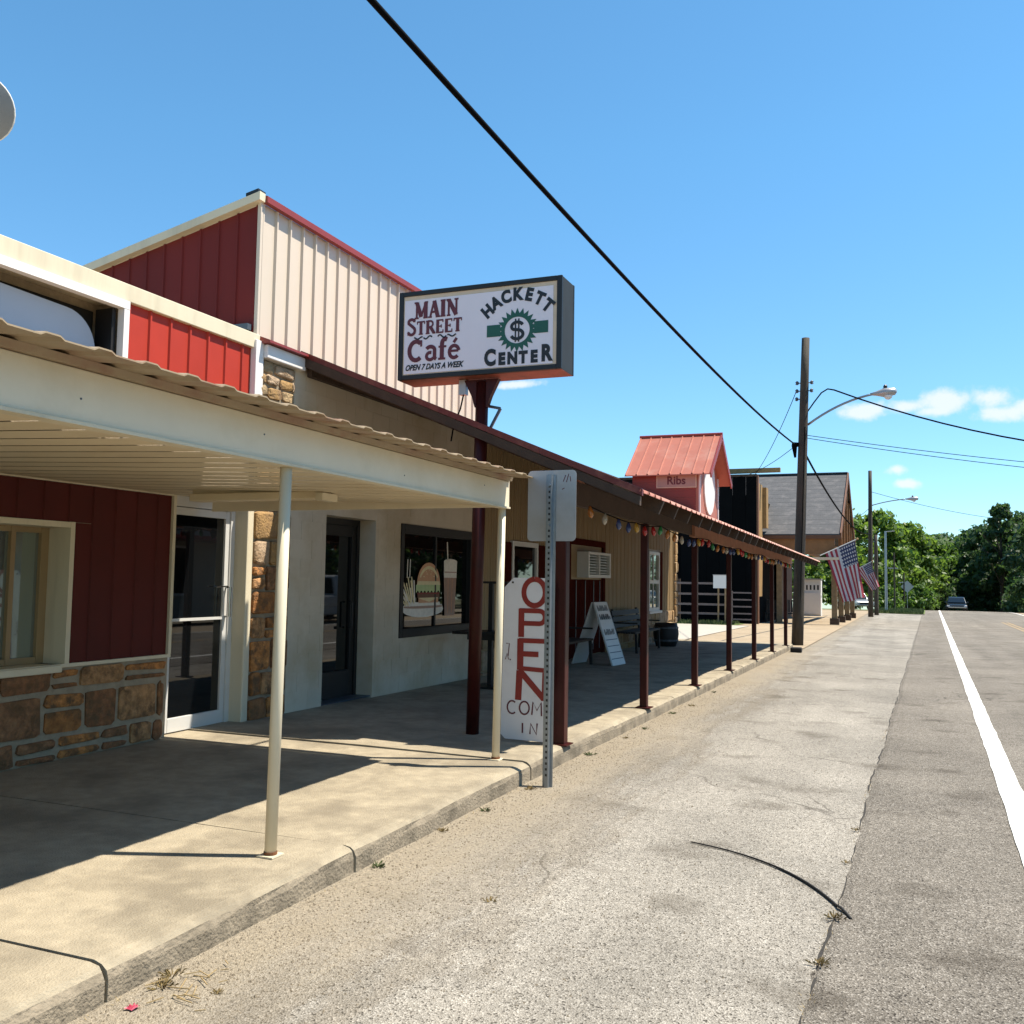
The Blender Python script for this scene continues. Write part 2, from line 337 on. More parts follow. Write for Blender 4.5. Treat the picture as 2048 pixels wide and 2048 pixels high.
mat('bench_black', (.02,.02,.022), .6, .2)
mat('brick_red', (.30,.13,.09), .9, .2, 8)
def glass(name, col, rough=.02, ior=1.75):
    m = mat(name, col, rough, .02); b = m.node_tree.nodes['Principled BSDF']; b.inputs['IOR'].default_value = ior; return m
glass('dark_glass', (.006,.007,.008), .02, 1.55); glass('window_glass', (.50,.58,.52), .03, 1.5); MAT['window_glass'].node_tree.nodes['Principled BSDF'].inputs['Metallic'].default_value = .75; glass('car_glass', (.012,.016,.02), .04, 1.6)
for nm, c in (('bulb_red',(.60,.02,.02)),('bulb_green',(.03,.34,.10)),('bulb_yellow',(.7,.42,.06)),('bulb_blue',(.05,.09,.28)),('bulb_orange',(.6,.22,.04)),('bulb_white',(.6,.54,.44))):
    m = mat(nm, c, .15, .02)
    m.node_tree.nodes['Principled BSDF'].inputs['Coat Weight'].default_value = .4
for nm, c in (('food_bun',(1.1,.60,.34)),('food_lettuce',(.85,1.0,.5)),('food_patty',(.3,.15,.09)),('food_white',(1.4,1.3,1.15)),('food_fries',(1.3,1.1,.65)),('food_shake',(.75,.48,.36)),('flag_red',(.42,.03,.055)),('flag_white',(.74,.68,.68)),('flag_blue',(.03,.04,.12))):
    mat(nm, c, .7, .1, 20)
def leafmat(name, col, tr):
    m = mat(name, col, .55, .35, .9, rnd=.15); t = m.node_tree; b = t.nodes['Principled BSDF']
    out = t.nodes['Material Output']; tl = N(t, 'ShaderNodeBsdfTranslucent'); tl.inputs[0].default_value = (*tr, 1)
    ms = N(t, 'ShaderNodeMixShader', i_0=.35); t.links.new(b.outputs[0], ms.inputs[1]); t.links.new(tl.outputs[0], ms.inputs[2]); t.links.new(ms.outputs[0], out.inputs[0])
leafmat('leaf_bright', (.125,.225,.032), (.26,.42,.05)); leafmat('leaf_mid', (.10,.19,.03), (.2,.36,.05)); leafmat('leaf_dark', (.062,.125,.035), (.10,.19,.045))

def asphalt(name, base, agg, dark, dirt=None):
    """weathered asphalt: coarse light and dark aggregate, cracks, oily blotches, silt lying along the kerb"""
    base, agg, dark = [[c_*.60 for c_ in q] for q in (base, agg, dark)]; dirt = [c_*.60 for c_ in dirt] if dirt else None
    m = bpy.data.materials.new(name); m.use_nodes = True; t = m.node_tree; b = t.nodes['Principled BSDF']; l = t.links.new
    b.inputs['Roughness'].default_value = .95; b.inputs['Specular IOR Level'].default_value = .2
    g = N(t, 'ShaderNodeNewGeometry'); P = g.outputs['Position']
    v1 = N(t, 'ShaderNodeTexVoronoi', i_Scale=135.); l(P, v1.inputs['Vector'])
    r1 = N(t, 'ShaderNodeValToRGB'); l(v1.outputs['Color'], r1.inputs[0])
    e = r1.color_ramp.elements; e[0].position = .16; e[0].color = (*dark, 1); e[1].position = .3; e[1].color = (*base, 1)
    x = e.new(.62); x.color = (*base, 1); x = e.new(.86); x.color = (*agg, 1)
    n1 = N(t, 'ShaderNodeTexNoise', i_Scale=.55, i_Detail=8., i_Roughness=.6); l(P, n1.inputs['Vector'])
    c1 = N(t, 'ShaderNodeMapRange'); c1.inputs[1].default_value = .3; c1.inputs[2].default_value = .7; c1.inputs[3].default_value = .78; c1.inputs[4].default_value = 1.18
    l(n1.outputs[0], c1.inputs[0]); h = N(t, 'ShaderNodeHueSaturation'); l(r1.outputs[0], h.inputs['Color']); l(c1.outputs[0], h.inputs['Value']); out = h.outputs[0]
    n0 = N(t, 'ShaderNodeTexNoise', i_Scale=18., i_Detail=9., i_Roughness=.7); l(P, n0.inputs['Vector'])
    c0 = N(t, 'ShaderNodeMapRange'); c0.inputs[1].default_value = .3; c0.inputs[2].default_value = .7; c0.inputs[3].default_value = .82; c0.inputs[4].default_value = 1.16
    l(n0.outputs[0], c0.inputs[0]); h0 = N(t, 'ShaderNodeHueSaturation'); l(out, h0.inputs['Color']); l(c0.outputs[0], h0.inputs['Value']); out = h0.outputs[0]
    ms = N(t, 'ShaderNodeMapping'); ms.inputs['Scale'].default_value = (1.5, .05, 1); l(P, ms.inputs[0]); ns = N(t, 'ShaderNodeTexNoise', i_Scale=1., i_Detail=5.); l(ms.outputs[0], ns.inputs['Vector'])
    cs = N(t, 'ShaderNodeMapRange'); cs.inputs[1].default_value = .3; cs.inputs[2].default_value = .7; cs.inputs[3].default_value = .86; cs.inputs[4].default_value = 1.12; l(ns.outputs[0], cs.inputs[0])
    hs = N(t, 'ShaderNodeHueSaturation'); l(out, hs.inputs['Color']); l(cs.outputs[0], hs.inputs['Value']); out = hs.outputs[0]
    # cracks
    nw = N(t, 'ShaderNodeTexNoise', i_Scale=2.2, i_Detail=4.); l(P, nw.inputs['Vector'])
    mv = N(t, 'ShaderNodeVectorMath', operation='MULTIPLY_ADD'); mv.inputs[1].default_value = (.55,.55,0); l(nw.outputs['Color'], mv.inputs[0]); l(P, mv.inputs[2])
    vc = N(t, 'ShaderNodeTexVoronoi', feature='DISTANCE_TO_EDGE', i_Scale=.42); l(mv.outputs[0], vc.inputs['Vector'])
    cc = N(t, 'ShaderNodeMapRange'); cc.inputs[1].default_value = .001; cc.inputs[2].default_value = .006; cc.inputs[3].default_value = .62; cc.inputs[4].default_value = 0; l(vc.outputs[0], cc.inputs[0])
    nb = N(t, 'ShaderNodeTexNoise', i_Scale=.5, i_Detail=3.); l(P, nb.inputs['Vector'])
    cb = N(t, 'ShaderNodeMapRange'); cb.inputs[1].default_value = .5; cb.inputs[2].default_value = .62; l(nb.outputs[0], cb.inputs[0])
    cm = N(t, 'ShaderNodeMath', operation='MULTIPLY'); l(cc.outputs[0], cm.inputs[0]); l(cb.outputs[0], cm.inputs[1])
    k = N(t, 'ShaderNodeMixRGB'); l(cm.outputs[0], k.inputs[0]); l(out, k.inputs[1]); k.inputs[2].default_value = (dark[0]*.5, dark[1]*.45, dark[2]*.4, 1); out = k.outputs[0]
    # oil drips, elongated along the street
    mp = N(t, 'ShaderNodeMapping'); mp.inputs['Scale'].default_value = (1.5, 1.9, 1); l(P, mp.inputs[0])
    vo = N(t, 'ShaderNodeTexNoise', i_Scale=.9, i_Detail=5.); l(mp.outputs[0], vo.inputs['Vector'])
    co = N(t, 'ShaderNodeMapRange'); co.inputs[1].default_value = .57; co.inputs[2].default_value = .70; co.inputs[4].default_value = .5; l(vo.outputs[0], co.inputs[0])
    k2 = N(t, 'ShaderNodeMixRGB'); l(co.outputs[0], k2.inputs[0]); l(out, k2.inputs[1]); k2.inputs[2].default_value = (dark[0]*.8, dark[1]*.72, dark[2]*.6, 1); out = k2.outputs[0]
    if dirt:
        s = N(t, 'ShaderNodeSeparateXYZ'); l(P, s.inputs[0])
        md = N(t, 'ShaderNodeMapping'); md.inputs['Scale'].default_value = (2.4, .45, 1); l(P, md.inputs[0]); nd = N(t, 'ShaderNodeTexNoise', i_Scale=1.3, i_Detail=8., i_Roughness=.68); l(md.outputs[0], nd.inputs['Vector'])
        a = N(t, 'ShaderNodeMath', operation='MULTIPLY_ADD', i_1=1.5); l(nd.outputs[0], a.inputs[0]); l(s.outputs[0], a.inputs[2])
        cdn = N(t, 'ShaderNodeMapRange', interpolation_type='SMOOTHSTEP'); cdn.inputs[1].default_value = -1.05; cdn.inputs[2].default_value = -1.9; cdn.inputs[4].default_value = .82; l(a.outputs[0], cdn.inputs[0])
        nf = N(t, 'ShaderNodeTexNoise', i_Scale=60., i_Detail=3.); l(P, nf.inputs['Vector'])
        rf = N(t, 'ShaderNodeValToRGB'); l(nf.outputs[0], rf.inputs[0]); rf.color_ramp.elements[0].position = .3; rf.color_ramp.elements[0].color = (*[q*.62 for q in dirt], 1); rf.color_ramp.elements[1].position = .7; rf.color_ramp.elements[1].color = (*[q*1.15 for q in dirt], 1)
        gv = N(t, 'ShaderNodeMath', operation='MULTIPLY_ADD', i_1=2.6); l(nd.outputs[0], gv.inputs[0]); l(s.outputs[0], gv.inputs[2])
        g1 = N(t, 'ShaderNodeMath', operation='SUBTRACT', i_1=-.72); l(gv.outputs[0], g1.inputs[0]); g2 = N(t, 'ShaderNodeMath', operation='ABSOLUTE'); l(g1.outputs[0], g2.inputs[0])
        g3 = N(t, 'ShaderNodeMapRange', interpolation_type='SMOOTHSTEP'); g3.inputs[1].default_value = .34; g3.inputs[2].default_value = .05; g3.inputs[4].default_value = .32; l(g2.outputs[0], g3.inputs[0])
        k4 = N(t, 'ShaderNodeMixRGB', blend_type='MULTIPLY'); l(g3.outputs[0], k4.inputs[0]); l(out, k4.inputs[1]); k4.inputs[2].default_value = (.52,.46,.38,1); out = k4.outputs[0]
        k3 = N(t, 'ShaderNodeMixRGB'); l(cdn.outputs[0], k3.inputs[0]); l(out, k3.inputs[1]); l(rf.outputs[0], k3.inputs[2]); out = k3.outputs[0]
    l(out, b.inputs['Base Color'])
    bp = N(t, 'ShaderNodeBump', i_Strength=.8, i_Distance=.007); l(v1.outputs['Distance'], bp.inputs['Height']); l(bp.outputs[0], b.inputs['Normal'])
    MAT[name] = m
asphalt('asphalt_old', (.43,.392,.332), (.66,.61,.53), (.13,.115,.095), (.48,.40,.285))
asphalt('asphalt_road', (.285,.252,.208), (.56,.51,.44), (.085,.073,.06))

# ------------------------------------------------------------------ the setting: ground, road, kerb, lots
YS = sorted(set([-40,-20,-8]+[i*.5-4 for i in range(26)]+list(range(10, 90, 3))+list(range(90, 152, 4))+[160,180,220,300,450]))
def jx(y): return -.43+.0215*y          # seam between parking strip and carriageway
def lx(y): return .45+.026*y            # left edge of the white line
def ex(y): return lx(y)+6.3             # far edge of the carriageway
rngg = random.Random(3)
g = MB()
xs = [-600,-120,-40,-12,-3.5,0,4,8,14,40,120,600]
g.grid([[(x, y, gz(y)-.05 if abs(x) < 100 else gz(y)-.05) for x in xs] for y in YS]); 
mat('ground_earth', (.30,.25,.13), .95, .25, .7, .5, 20, dirt=(.12,.15,.04), dscale=.3, dlo=.42, dhi=.6)
tag(g.build('ground', 'ground_earth'), kind='structure')
g = MB(); YF = [y for y in YS if y <= 86]
g.grid([[(-3.1+(x_/6)*(jx(y)+.06+3.1), y, gz(y)+.05*(1-x_/6)**1.5) for x_ in range(7)] for y in YF])
tag(g.build('parking_strip', 'asphalt_old', smooth=True), kind='structure')
g = MB(); yy = []; y = -6.
while y < 30: yy.append(y); y += .09+y*.006 if y > 0 else .3
yy += [v for v in YS if v > 30]
rows = []
for y in yy:
    j = (rngg.uniform(-.012, .012)+.010*math.sin(y*1.3)+(rngg.uniform(-.035, 0) if rngg.random() < .12 else 0)) if y < 30 else 0
    a = jx(y)+j
    rows.append([(a+.01, y, gz(y)-.02), (a, y, gz(y)+.002), (a+.05, y, gz(y)+.014)]+[(a+.05+(ex(y)-a-.05)*q/5, y, gz(y)+.014+.03*math.sin(math.pi*q/5)) for q in range(1, 6)])
g.grid(rows); road = tag(g.build('road', 'asphalt_road'), kind='structure')
def roadz(x, y): q = (x-jx(y)-.05)/(ex(y)-jx(y)-.05); return gz(y)+.014+.03*math.sin(math.pi*max(0, min(1, q)))
def line(name, xf, w, m_, y0, y1):
    g = MB(); rows = []; y = y0
    while y < y1:
        j = lambda: rngg.uniform(-.006, .006)
        a = xf(y)
        rows.append([(a+j(), y, roadz(a, y)+.006), (a+w+j(), y, roadz(a+w, y)+.006)]); y += .12+max(0, y)*.02
    return g.grid(rows).build(name, m_, road)
mat('line_white', (1.1,1.07,.98), .7, .08, 20, dirt=(.66,.62,.54), dscale=14, dlo=.62, dhi=.8); mat('line_yellow', (.60,.38,.12), .7, .1, 20, dirt=(.36,.31,.25), dscale=6, dlo=.45, dhi=.6)
line('white_edge_line', lx, .165, 'line_white', -6, 110)
line('yellow_centre_line', lambda y: lx(y)+3.02, .11, 'line_yellow', -6, 60); line('yellow_centre_line', lambda y: lx(y)+3.26, .11, 'line_yellow', -6, 60)
line('white_edge_line', lambda y: ex(y)-.35, .13, 'line_white', -6, 110)
g = MB(); y = 2.6; mat('tar_crack', (.055,.048,.04), .95, .3, 40)
while y < 40:          # broken crack along the seam, opening and closing
    n_ = rngg.randint(4, 12); rows = []; w = rngg.uniform(.003, .009)
    for i in range(n_):
        x = jx(y)+.010*math.sin(y*1.3)+rngg.uniform(-.008, .008)-.004; q = w*(1 if 0 < i < n_-1 else .15)*rngg.uniform(.5, 1.3); rows.append([(x-q, y, gz(y)+.0045), (x+q*.8, y, gz(y)+.0075)]); y += .09+y*.006
    g.grid(rows); y += rngg.uniform(0, .12)
g.build('seam_crack', 'tar_crack', road)
# sidewalk of concrete slabs with a rounded kerb edge
sw = bpy.data.objects.new('sidewalk', None); COL.objects.link(sw); tag(sw, kind='structure')
cuts = [-3.5, .9, 2.75, 4.45, 7.02, 9.35, 12.1, 14.9, 17.7, 20.6, 23.4, 26.1]
for i in range(len(cuts)-1):
    a, b = cuts[i]+.008, cuts[i+1]-.008; up = .012 if i == 4 else 0
    pr = [(-6.4,-.3),(-6.4,.18),(-4.2,.182),(-2.775,.178),(-2.735,.170),(-2.712,.152),(-2.704,.12),(-2.70,-.3)]
    g = MB(); nseg = max(2, int((b-a)/.25)); rows = []
    for k in range(nseg+1):
        y = a+(b-a)*k/nseg
        rows.append([(x+(rngg.uniform(-.006, .006) if x > -2.8 else 0), y, (z if z > 0 else -.3)+gz(y)+(up if z > 0 else 0)+(rngg.uniform(-.004, .003) if -2.8 < x < -2.705 and z > 0 else 0)) for x, z in pr])
    g.grid([r_[::-1] for r_ in rows]); nc_ = len(pr)-1; g.m = [1 if (k % nc_) in (0, 1) else 0 for k in range(len(g.f))]
    n = len(pr); g.add(rows[0], [tuple(range(n))]); g.add(rows[-1], [tuple(range(n))[::-1]])
    g.build('slab', ['concrete', 'kerb_face'], sw)
g = MB(); g.grid([[(-6.4, y, gz(y)+.10), (-2.72, y, gz(y)+.08)] for y in (-3.5, 8, 26)])
g.build('bedding', 'black_rough', sw)
# beyond the porch: gravel lot, pale concrete pad, grass strip, far shoulder, opposite pavement
def sheet(name, m_, x0, x1, y0, y1, dz, kind='structure'):
    f0 = x0 if callable(x0) else (lambda y: x0); f1 = x1 if callable(x1) else (lambda y: x1)
    ys = [y0+(y1-y0)*i/10 for i in range(11)]
    g = MB(); g.grid([[(f0(y), y, gz(y)+dz), ((f0(y)+f1(y))/2, y, gz(y)+dz), (f1(y), y, gz(y)+dz)] for y in ys]); return tag(g.build(name, m_), kind=kind)
sheet('gravel_lot', 'gravel_tan', -40, lambda y: -2.45+.0*y, 26.1, 86, .058)
sheet('concrete_pad', 'concrete_pale', -22, -6.0, 26.9, 41, .075)
mat('grass_base', (.16,.22,.05), .95, .3, 3)
sheet('grass_patch', 'grass_base', -22, -6.6, 41.2, 43.6, .075)
sheet('grass_verge', 'grass_base', -2.4, lambda y: jx(y)+.2, 78, 110, .055)
sheet('far_shoulder', 'gravel_tan', lambda y: ex(y)-.1, lambda y: ex(y)+2.6, -20, 110, .004)
sheet('opposite_pavement', 'concrete', lambda y: ex(y)+2.5, lambda y: ex(y)+5, -20, 90, .12)

# ------------------------------------------------------------------ storefront at the left: red metal over rubble stone
FX = -5.95
def fX(x0): return lambda u, v, w: (x0+w, u, v)           # facade facing the street: u = Y, v = Z
sb = thing('storefront_building', 'red metal storefront with rubble stone base, glass door and cream parapet at far left', 'building', (FX, 4, .18))
g = MB(); g.box((FX-4, -3, -.1), (FX-.30, 7.62, 3.9)); g.box((FX-.30, -3, -.1), (FX-.004, 6.60, .885)); g.box((FX-.30, -3, 1.985), (FX-.004, 6.60, 3.05))
g.box((FX-.30, -3, 3.85), (FX-.004, 7.62, 3.9)); g.box((FX-.30, 5.50, .885), (FX-.004, 6.60, 1.985)); g.box((FX-.30, 5.93, 3.05), (FX-.004, 7.62, 3.85)); g.box((FX-.30, 6.6, 2.31), (FX-.004, 7.62, 3.05))
g.box((FX-.30, -3, .885), (FX-.004, 3.6, 1.985))
g.build('wall', 'mortar', sb)
stones('stone', 'stone_rust', sb, fX(FX-.004), 2.2, 6.575, .17, .875, ch=.235, wmin=.26, wmax=.52, gap=.040, proud=.026, split=.2, rng=random.Random(8))
# red panels below the canopy, round the window
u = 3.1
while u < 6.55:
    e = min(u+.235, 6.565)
    if e <= 3.62 or u >= 5.50: quadpanel(MB(), fX(FX), u, e, .905, 2.285, .012, .03).build('red_panel', 'red_metal_canopy_shade', sb)
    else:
        if u < 5.50 < e: quadpanel(MB(), fX(FX), 5.515, e, .905, 1.985, .012, .03).build('red_panel', 'red_metal_canopy_shade', sb)
        quadpanel(MB(), fX(FX), u, e, 1.99, 2.285, .012, .03).build('red_panel', 'red_metal_canopy_shade', sb)
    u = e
g = MB(); g.box((FX, 2.2, .878), (FX+.03, 6.60, .905)); g.build('base_trim', 'cream_paint', sb)
g = MB(); g.box((FX, 6.565, .906), (FX+.032, 6.60, 2.30)); g.build('corner_trim', 'cream_paint', sb)
g = MB(); g.box((FX, 2.2, 2.286), (FX+.03, 6.564, 2.31)); g.build('head_trim', 'cream_paint', sb)
wn = g = None
g = MB(); g.box((FX-.26, 3.62, .90), (FX+.02, 3.66, 1.98)); g.box((FX-.26, 5.47, .90), (FX+.022, 5.512, 1.99)); g.box((FX-.26, 3.66, 1.945), (FX+.02, 5.468, 1.988)); 
wn = g.build('window', 'cream_paint', sb)
g = MB(); g.box((FX-.26, 3.3, .845), (FX+.06, 5.42, .899)); bevel(g.build('sill', 'cream_paint', wn), .008)
g = MB()
for a, b in ((3.66, 3.73), (5.40, 5.47), (5.13, 5.17)): g.box((FX-.255, a, .902), (FX-.20, b, 1.944))
g.box((FX-.255, 3.73, .902), (FX-.205, 5.40, .95)); g.box((FX-.255, 3.73, 1.90), (FX-.205, 5.40, 1.944)); g.build('frame', 'tan_ribbed', wn)
for a, b in ((3.73, 5.13), (5.17, 5.40)):
    MB().box((FX-.240, a, .95), (FX-.232, b, 1.90)).build('pane', 'window_glass', wn)
# aluminium door
DX = FX-.13
dr = MB(); dr.box((DX-.05, 6.60, .185), (DX+.03, 6.70, 2.215)); dr.box((DX-.05, 7.50, .185), (DX+.035, 7.56, 2.215)); dr.box((DX-.05, 6.60, 2.216), (DX+.034, 7.56, 2.31))
dr = dr.build('door', 'white_aluminium', sb)
g = MB(); g.box((DX-.03, 6.702, .19), (DX+.02, 6.745, 2.21)); g.box((DX-.03, 7.44, .19), (DX+.02, 7.498, 2.21)); g.box((DX-.03, 6.746, .19), (DX+.022, 7.439, .315)); g.box((DX-.03, 6.746, 2.14), (DX+.02, 7.439, 2.21))
bevel(g.build('stile', 'white_aluminium', dr), .004)
MB().box((DX-.01, 6.745, .315), (DX-.004, 7.44, 2.14)).build('pane', 'dark_glass', dr)
MB().box((DX-.003, 6.745, 1.175), (DX+.018, 7.44, 1.20)).build('push_bar', 'white_aluminium', dr)
MB().tube([(DX+.02, 7.47, 1.20), (DX+.075, 7.47, 1.20), (DX+.075, 7.47, 1.48), (DX+.02, 7.47, 1.48)], .012, 8).build('handle', 'chrome', dr)
MB().tube([(DX+.02, 7.30, 1.49), (DX+.05, 7.30, 1.49), (DX+.05, 7.47, 1.49)], .008, 6).build('handle', 'chrome', dr)
g = MB(); g.box((DX-.1, 7.561, .17), (FX+.055, 7.655, 2.31)); bevel(g.build('jamb', 'cream_paint', sb), .012)
# parapet: red panels, lightbox recess, cream flashing, white trims
u = 5.95
while u < 7.56:
    e = min(u+.245, 7.575); quadpanel(MB(), fX(FX), u, e, 2.75, 3.845, .018, .035).build('red_panel', 'red_metal_sunlit', sb); u = e
g = MB(); g.prism([(FX-.3, -3, 3.846), (FX+.045, -3, 3.846), (FX+.05, -3, 3.99), (FX-.3, -3, 4.02)], (0, 10.66, 0)); bevel(g.build('parapet_flashing', 'cream_paint', sb), .006)
g = MB(); g.box((FX+.002, 7.576, 2.75), (FX+.07, 7.70, 3.93)); bevel(g.build('edge_trim', 'white_trim', sb), .006)
g = MB(); g.box((FX+.02, 7.702, 3.77), (FX+.115, 8.36, 3.905)); bevel(g.build('cap_trim', 'white_trim', sb), .008)
lb = MB(); lb.box((FX-.01, -3, 3.775), (FX+.06, 5.93, 3.844)); lb.box((FX-.01, 5.872, 3.02), (FX+.058, 5.93, 3.774))
lb = lb.build('lightbox_frame', 'white_trim', sb)
MB().box((FX-.29, -3, 3.02), (FX-.27, 5.86, 3.77)).build('lightbox_back', 'black_rough', lb)
g = MB(); g.box((FX-.2, -3, 3.28), (FX-.02, 5.86, 3.32)); g.box((FX-.2, 5.82, 3.03), (FX-.02, 5.858, 3.77)); g.build('lightbox_channel', 'black_metal', lb)
pts = [(FX-.14, -2.9, 3.33), (FX-.14, 5.76, 3.33)]+[(FX-.14, 5.46+.30*math.cos(R(a)), 3.40+.29*math.sin(R(a))) for a in range(0, 91, 10)]+[(FX-.14, 4.4, 3.72), (FX-.14, -2.9, 3.75)]
mat('lightbox_panel', (.62,.68,.80), .35, .04, 2); MB().prism(pts, (.012, 0, 0)).build('lightbox_panel', 'lightbox_panel', lb)
MB().tube([(FX-.1, 5.74, 3.29), (FX-.04, 5.74, 3.29)], .035, 10).build('lamp_socket', 'white_paint', lb)
# rubble pilaster between the two shops
pl = thing('stone_pilaster', 'tan and brown rubble stone pilaster between the two shopfronts', 'pilaster', (-5.9, 7.95, .18))
g = MB(); g.box((-6.3, 7.66, .1), (-5.918, 8.26, 3.768)); g.build('core', 'mortar_tan', pl)
stones('stone', 'stone_rust', pl, fX(-5.919), 7.662, 8.258, .175, 1.70, ch=.24, wmin=.2, wmax=.42, gap=.028, proud=.04, split=.15, rng=random.Random(11))
stones('stone', 'stone_tan', pl, fX(-5.919), 7.662, 8.258, 1.70, 2.55, ch=.28, wmin=.3, wmax=.5, gap=.026, proud=.04, split=.1, rng=random.Random(12))
stones('stone', 'stone_tan', pl, fX(-5.919), 7.662, 8.258, 2.55, 3.765, ch=.15, wmin=.12, wmax=.3, gap=.026, proud=.03, split=.2, rng=random.Random(13))

# ------------------------------------------------------------------ cream metal canopy over the storefront
cn = thing('metal_canopy', 'cream metal canopy with deep fascia and corrugated roof over the storefront', 'canopy', (-4.4, 4, .18))
y0, y1 = -2.2, 7.02
g = MB(); g.prism([(-2.985, y0, 2.19), (-2.93, y0, 2.18), (-2.93, y0, 2.385), (-2.985, y0, 2.385)], (0, y1-y0, 0)); bevel(g.build('fascia', 'fascia_paint', cn), .004)
for yv, zv in ((2.72, 2.27), (3.86, 2.30), (5.3, 2.25), (6.55, 2.31)): MB().tube([(-2.93, yv, zv), (-2.927, yv, zv)], .0045, 6).build('screw', 'steel_grey', cn)
g = MB(); g.box((-2.99, y0, 2.165), (-2.912, y1+.012, 2.179)); g.build('fascia_lip', 'cream_paint', cn)
g = MB(); g.prism([(-2.985, y0, 2.387), (-2.905, y0, 2.387), (-2.895, y0, 2.418), (-2.985, y0, 2.418)], (0, y1+.02-y0, 0)); g.build('drip_edge', 'canopy_sheet', cn)
MB().box((-5.88, y1, 2.18), (-2.932, y1+.03, 2.41)).build('end_fascia', 'fascia_paint', cn)
def roofz1(x): return 2.402+(-2.67-x)*.10
u = y0
while u < 7.0:            # corrugated sheets, four ribs each
    e = min(u+.92, 7.04); prof = []; k = u
    while k < e-.2: prof += [(k, 0), (k+.13, 0), (k+.15, .011), (k+.21, .011)]; k += .23
    prof += [(k, 0), (e, 0)]
    g = MB(); g.grid([[(x, yv, roofz1(x)+z) for yv, z in prof] for x in (-2.67, -4.3, -5.93)])
    g.grid([[(x, yv, roofz1(x)+z-.006) for yv, z in prof][::-1] for x in (-2.67, -4.3, -5.93)])
    n = len(prof); g.add([(-2.67, yv, roofz1(-2.67)+z) for yv, z in prof]+[(-2.67, yv, roofz1(-2.67)+z-.006) for yv, z in prof], [(i+1, i, n+i, n+i+1) for i in range(n-1)])
    g.build('roof_sheet', 'canopy_sheet', cn); u = e
def soffz(x): return 2.19+(-2.985-x)*.036
u = y0
while u < y1-.05:
    e = min(u+.235, y1)
    g = MB(); g.add([(-2.987, u, soffz(-2.987)), (-2.987, e-.022, soffz(-2.987)), (-2.987, e-.016, soffz(-2.987)+.014), (-2.987, e, soffz(-2.987)+.014),
                     (-5.93, u, soffz(-5.93)), (-5.93, e-.022, soffz(-5.93)), (-5.93, e-.016, soffz(-5.93)+.014), (-5.93, e, soffz(-5.93)+.014)], [(0,1,5,4), (1,2,6,5), (2,3,7,6)])
    g.build('soffit_panel', 'soffit_metal', cn); u = e
for i, yv in enumerate((1.17, 4.11, 7.0)):
    p = MB().tube([(-2.992, yv, gz(yv)+.182+(.012 if yv > 6.9 else 0)*0), (-2.972, yv, 2.185)], .031, 14).build('post', 'cream_paint', cn, smooth=True)
    MB().tube([(-2.992, yv, .19), (-2.992, yv, .203)], .035, 14).build('weld_ring', 'rust', p)
    MB().box((-3.04, yv-.05, .1805), (-2.945, yv+.05, .188)).build('base_plate', 'cream_paint', p)
lt = MB(); lt.box((-5.2, 5.93, 2.175), (-3.97, 6.07, 2.235)); lt = lt.build('strip_light', 'soffit_metal', cn); bevel(lt, .01)
MB().box((-4.0, 5.90, 2.16), (-3.94, 6.10, 2.215)).build('end_cap', 'cream_paint', lt)
MB().box((-5.2, 5.97, 2.225), (-3.97, 6.03, 2.29)).build('bracket', 'soffit_metal', lt)

# ------------------------------------------------------------------ café: painted block wall, black door and window, metal upper storey
cf = thing('cafe_building', 'cafe with painted block wall, black door and cream metal upper storey', 'building', (-5.9, 10.5, .18))
BX = -5.9; Y0, Y1 = 8.262, 13.18
OP = [(8.93, 10.0, .15, 2.285), (10.62, 12.79, .835, 2.29)]
g = MB(); t_ = BX-.004
for a, b, c, d in [(Y0, 8.93, .1, 3.92), (8.93, 10.0, 2.285, 3.92), (10.0, 10.62, .1, 3.92), (10.62, 12.79, .1, .835), (10.62, 12.79, 2.29, 3.92), (12.79, Y1, .1, 3.92)]: g.box((BX-.3, a, c), (t_, b, d))
g.build('wall', 'block_paint', cf)
z = .185; row = 0
while z < 3.75:
    h = .2
    iv = [(Y0, Y1)]
    for a, b, c, d in OP:
        if z+h > c+.01 and z < d-.01:
            if z >= c-.01 or True: iv = [s_ for (p, q) in iv for s_ in ((p, min(q, a)), (max(p, b), q)) if s_[1]-s_[0] > .02]
    for p, q in iv:
        k = math.floor((p-Y0+(row % 2)*.2)/.4)*.4+Y0-(row % 2)*.2
        while k < q-.01:
            a, b = max(k, p), min(k+.4, q)
            if b-a > .03: piece('block', 'block_paint', (t_-.01, a+.002, z+.002), (BX+random.uniform(-.001, .001), b-.002, z+h-.002), cf)
            k += .4
    z += h; row += 1
dX = BX-.26
d2 = MB(); d2.box((dX-.04, 8.93, .185), (dX+.04, 8.995, 2.284)); d2.box((dX-.04, 9.935, .185), (dX+.04, 9.999, 2.284)); d2.box((dX-.04, 8.996, 2.21), (dX+.04, 9.934, 2.284)); d2 = d2.build('door', 'black_metal', cf)
g = MB(); g.box((dX-.02, 8.997, .195), (dX+.03, 9.09, 2.209)); g.box((dX-.02, 9.84, .195), (dX+.03, 9.933, 2.209)); g.box((dX-.02, 9.091, .195), (dX+.03, 9.839, .50)); g.box((dX-.02, 9.091, 2.08), (dX+.03, 9.839, 2.209)); bevel(g.build('stile', 'black_metal', d2), .005)
MB().box((dX-.005, 9.09, .50), (dX, 9.84, 2.08)).build('pane', 'dark_glass', d2)
MB().tube([(dX+.03, 9.80, 1.0), (dX+.08, 9.80, 1.0), (dX+.08, 9.80, 1.3), (dX+.03, 9.80, 1.3)], .012, 8).build('handle', 'black_metal', d2)
MB().box((BX-.3, 8.932, .178), (BX-.02, 9.998, .192)).build('threshold', 'steel_grey', d2)
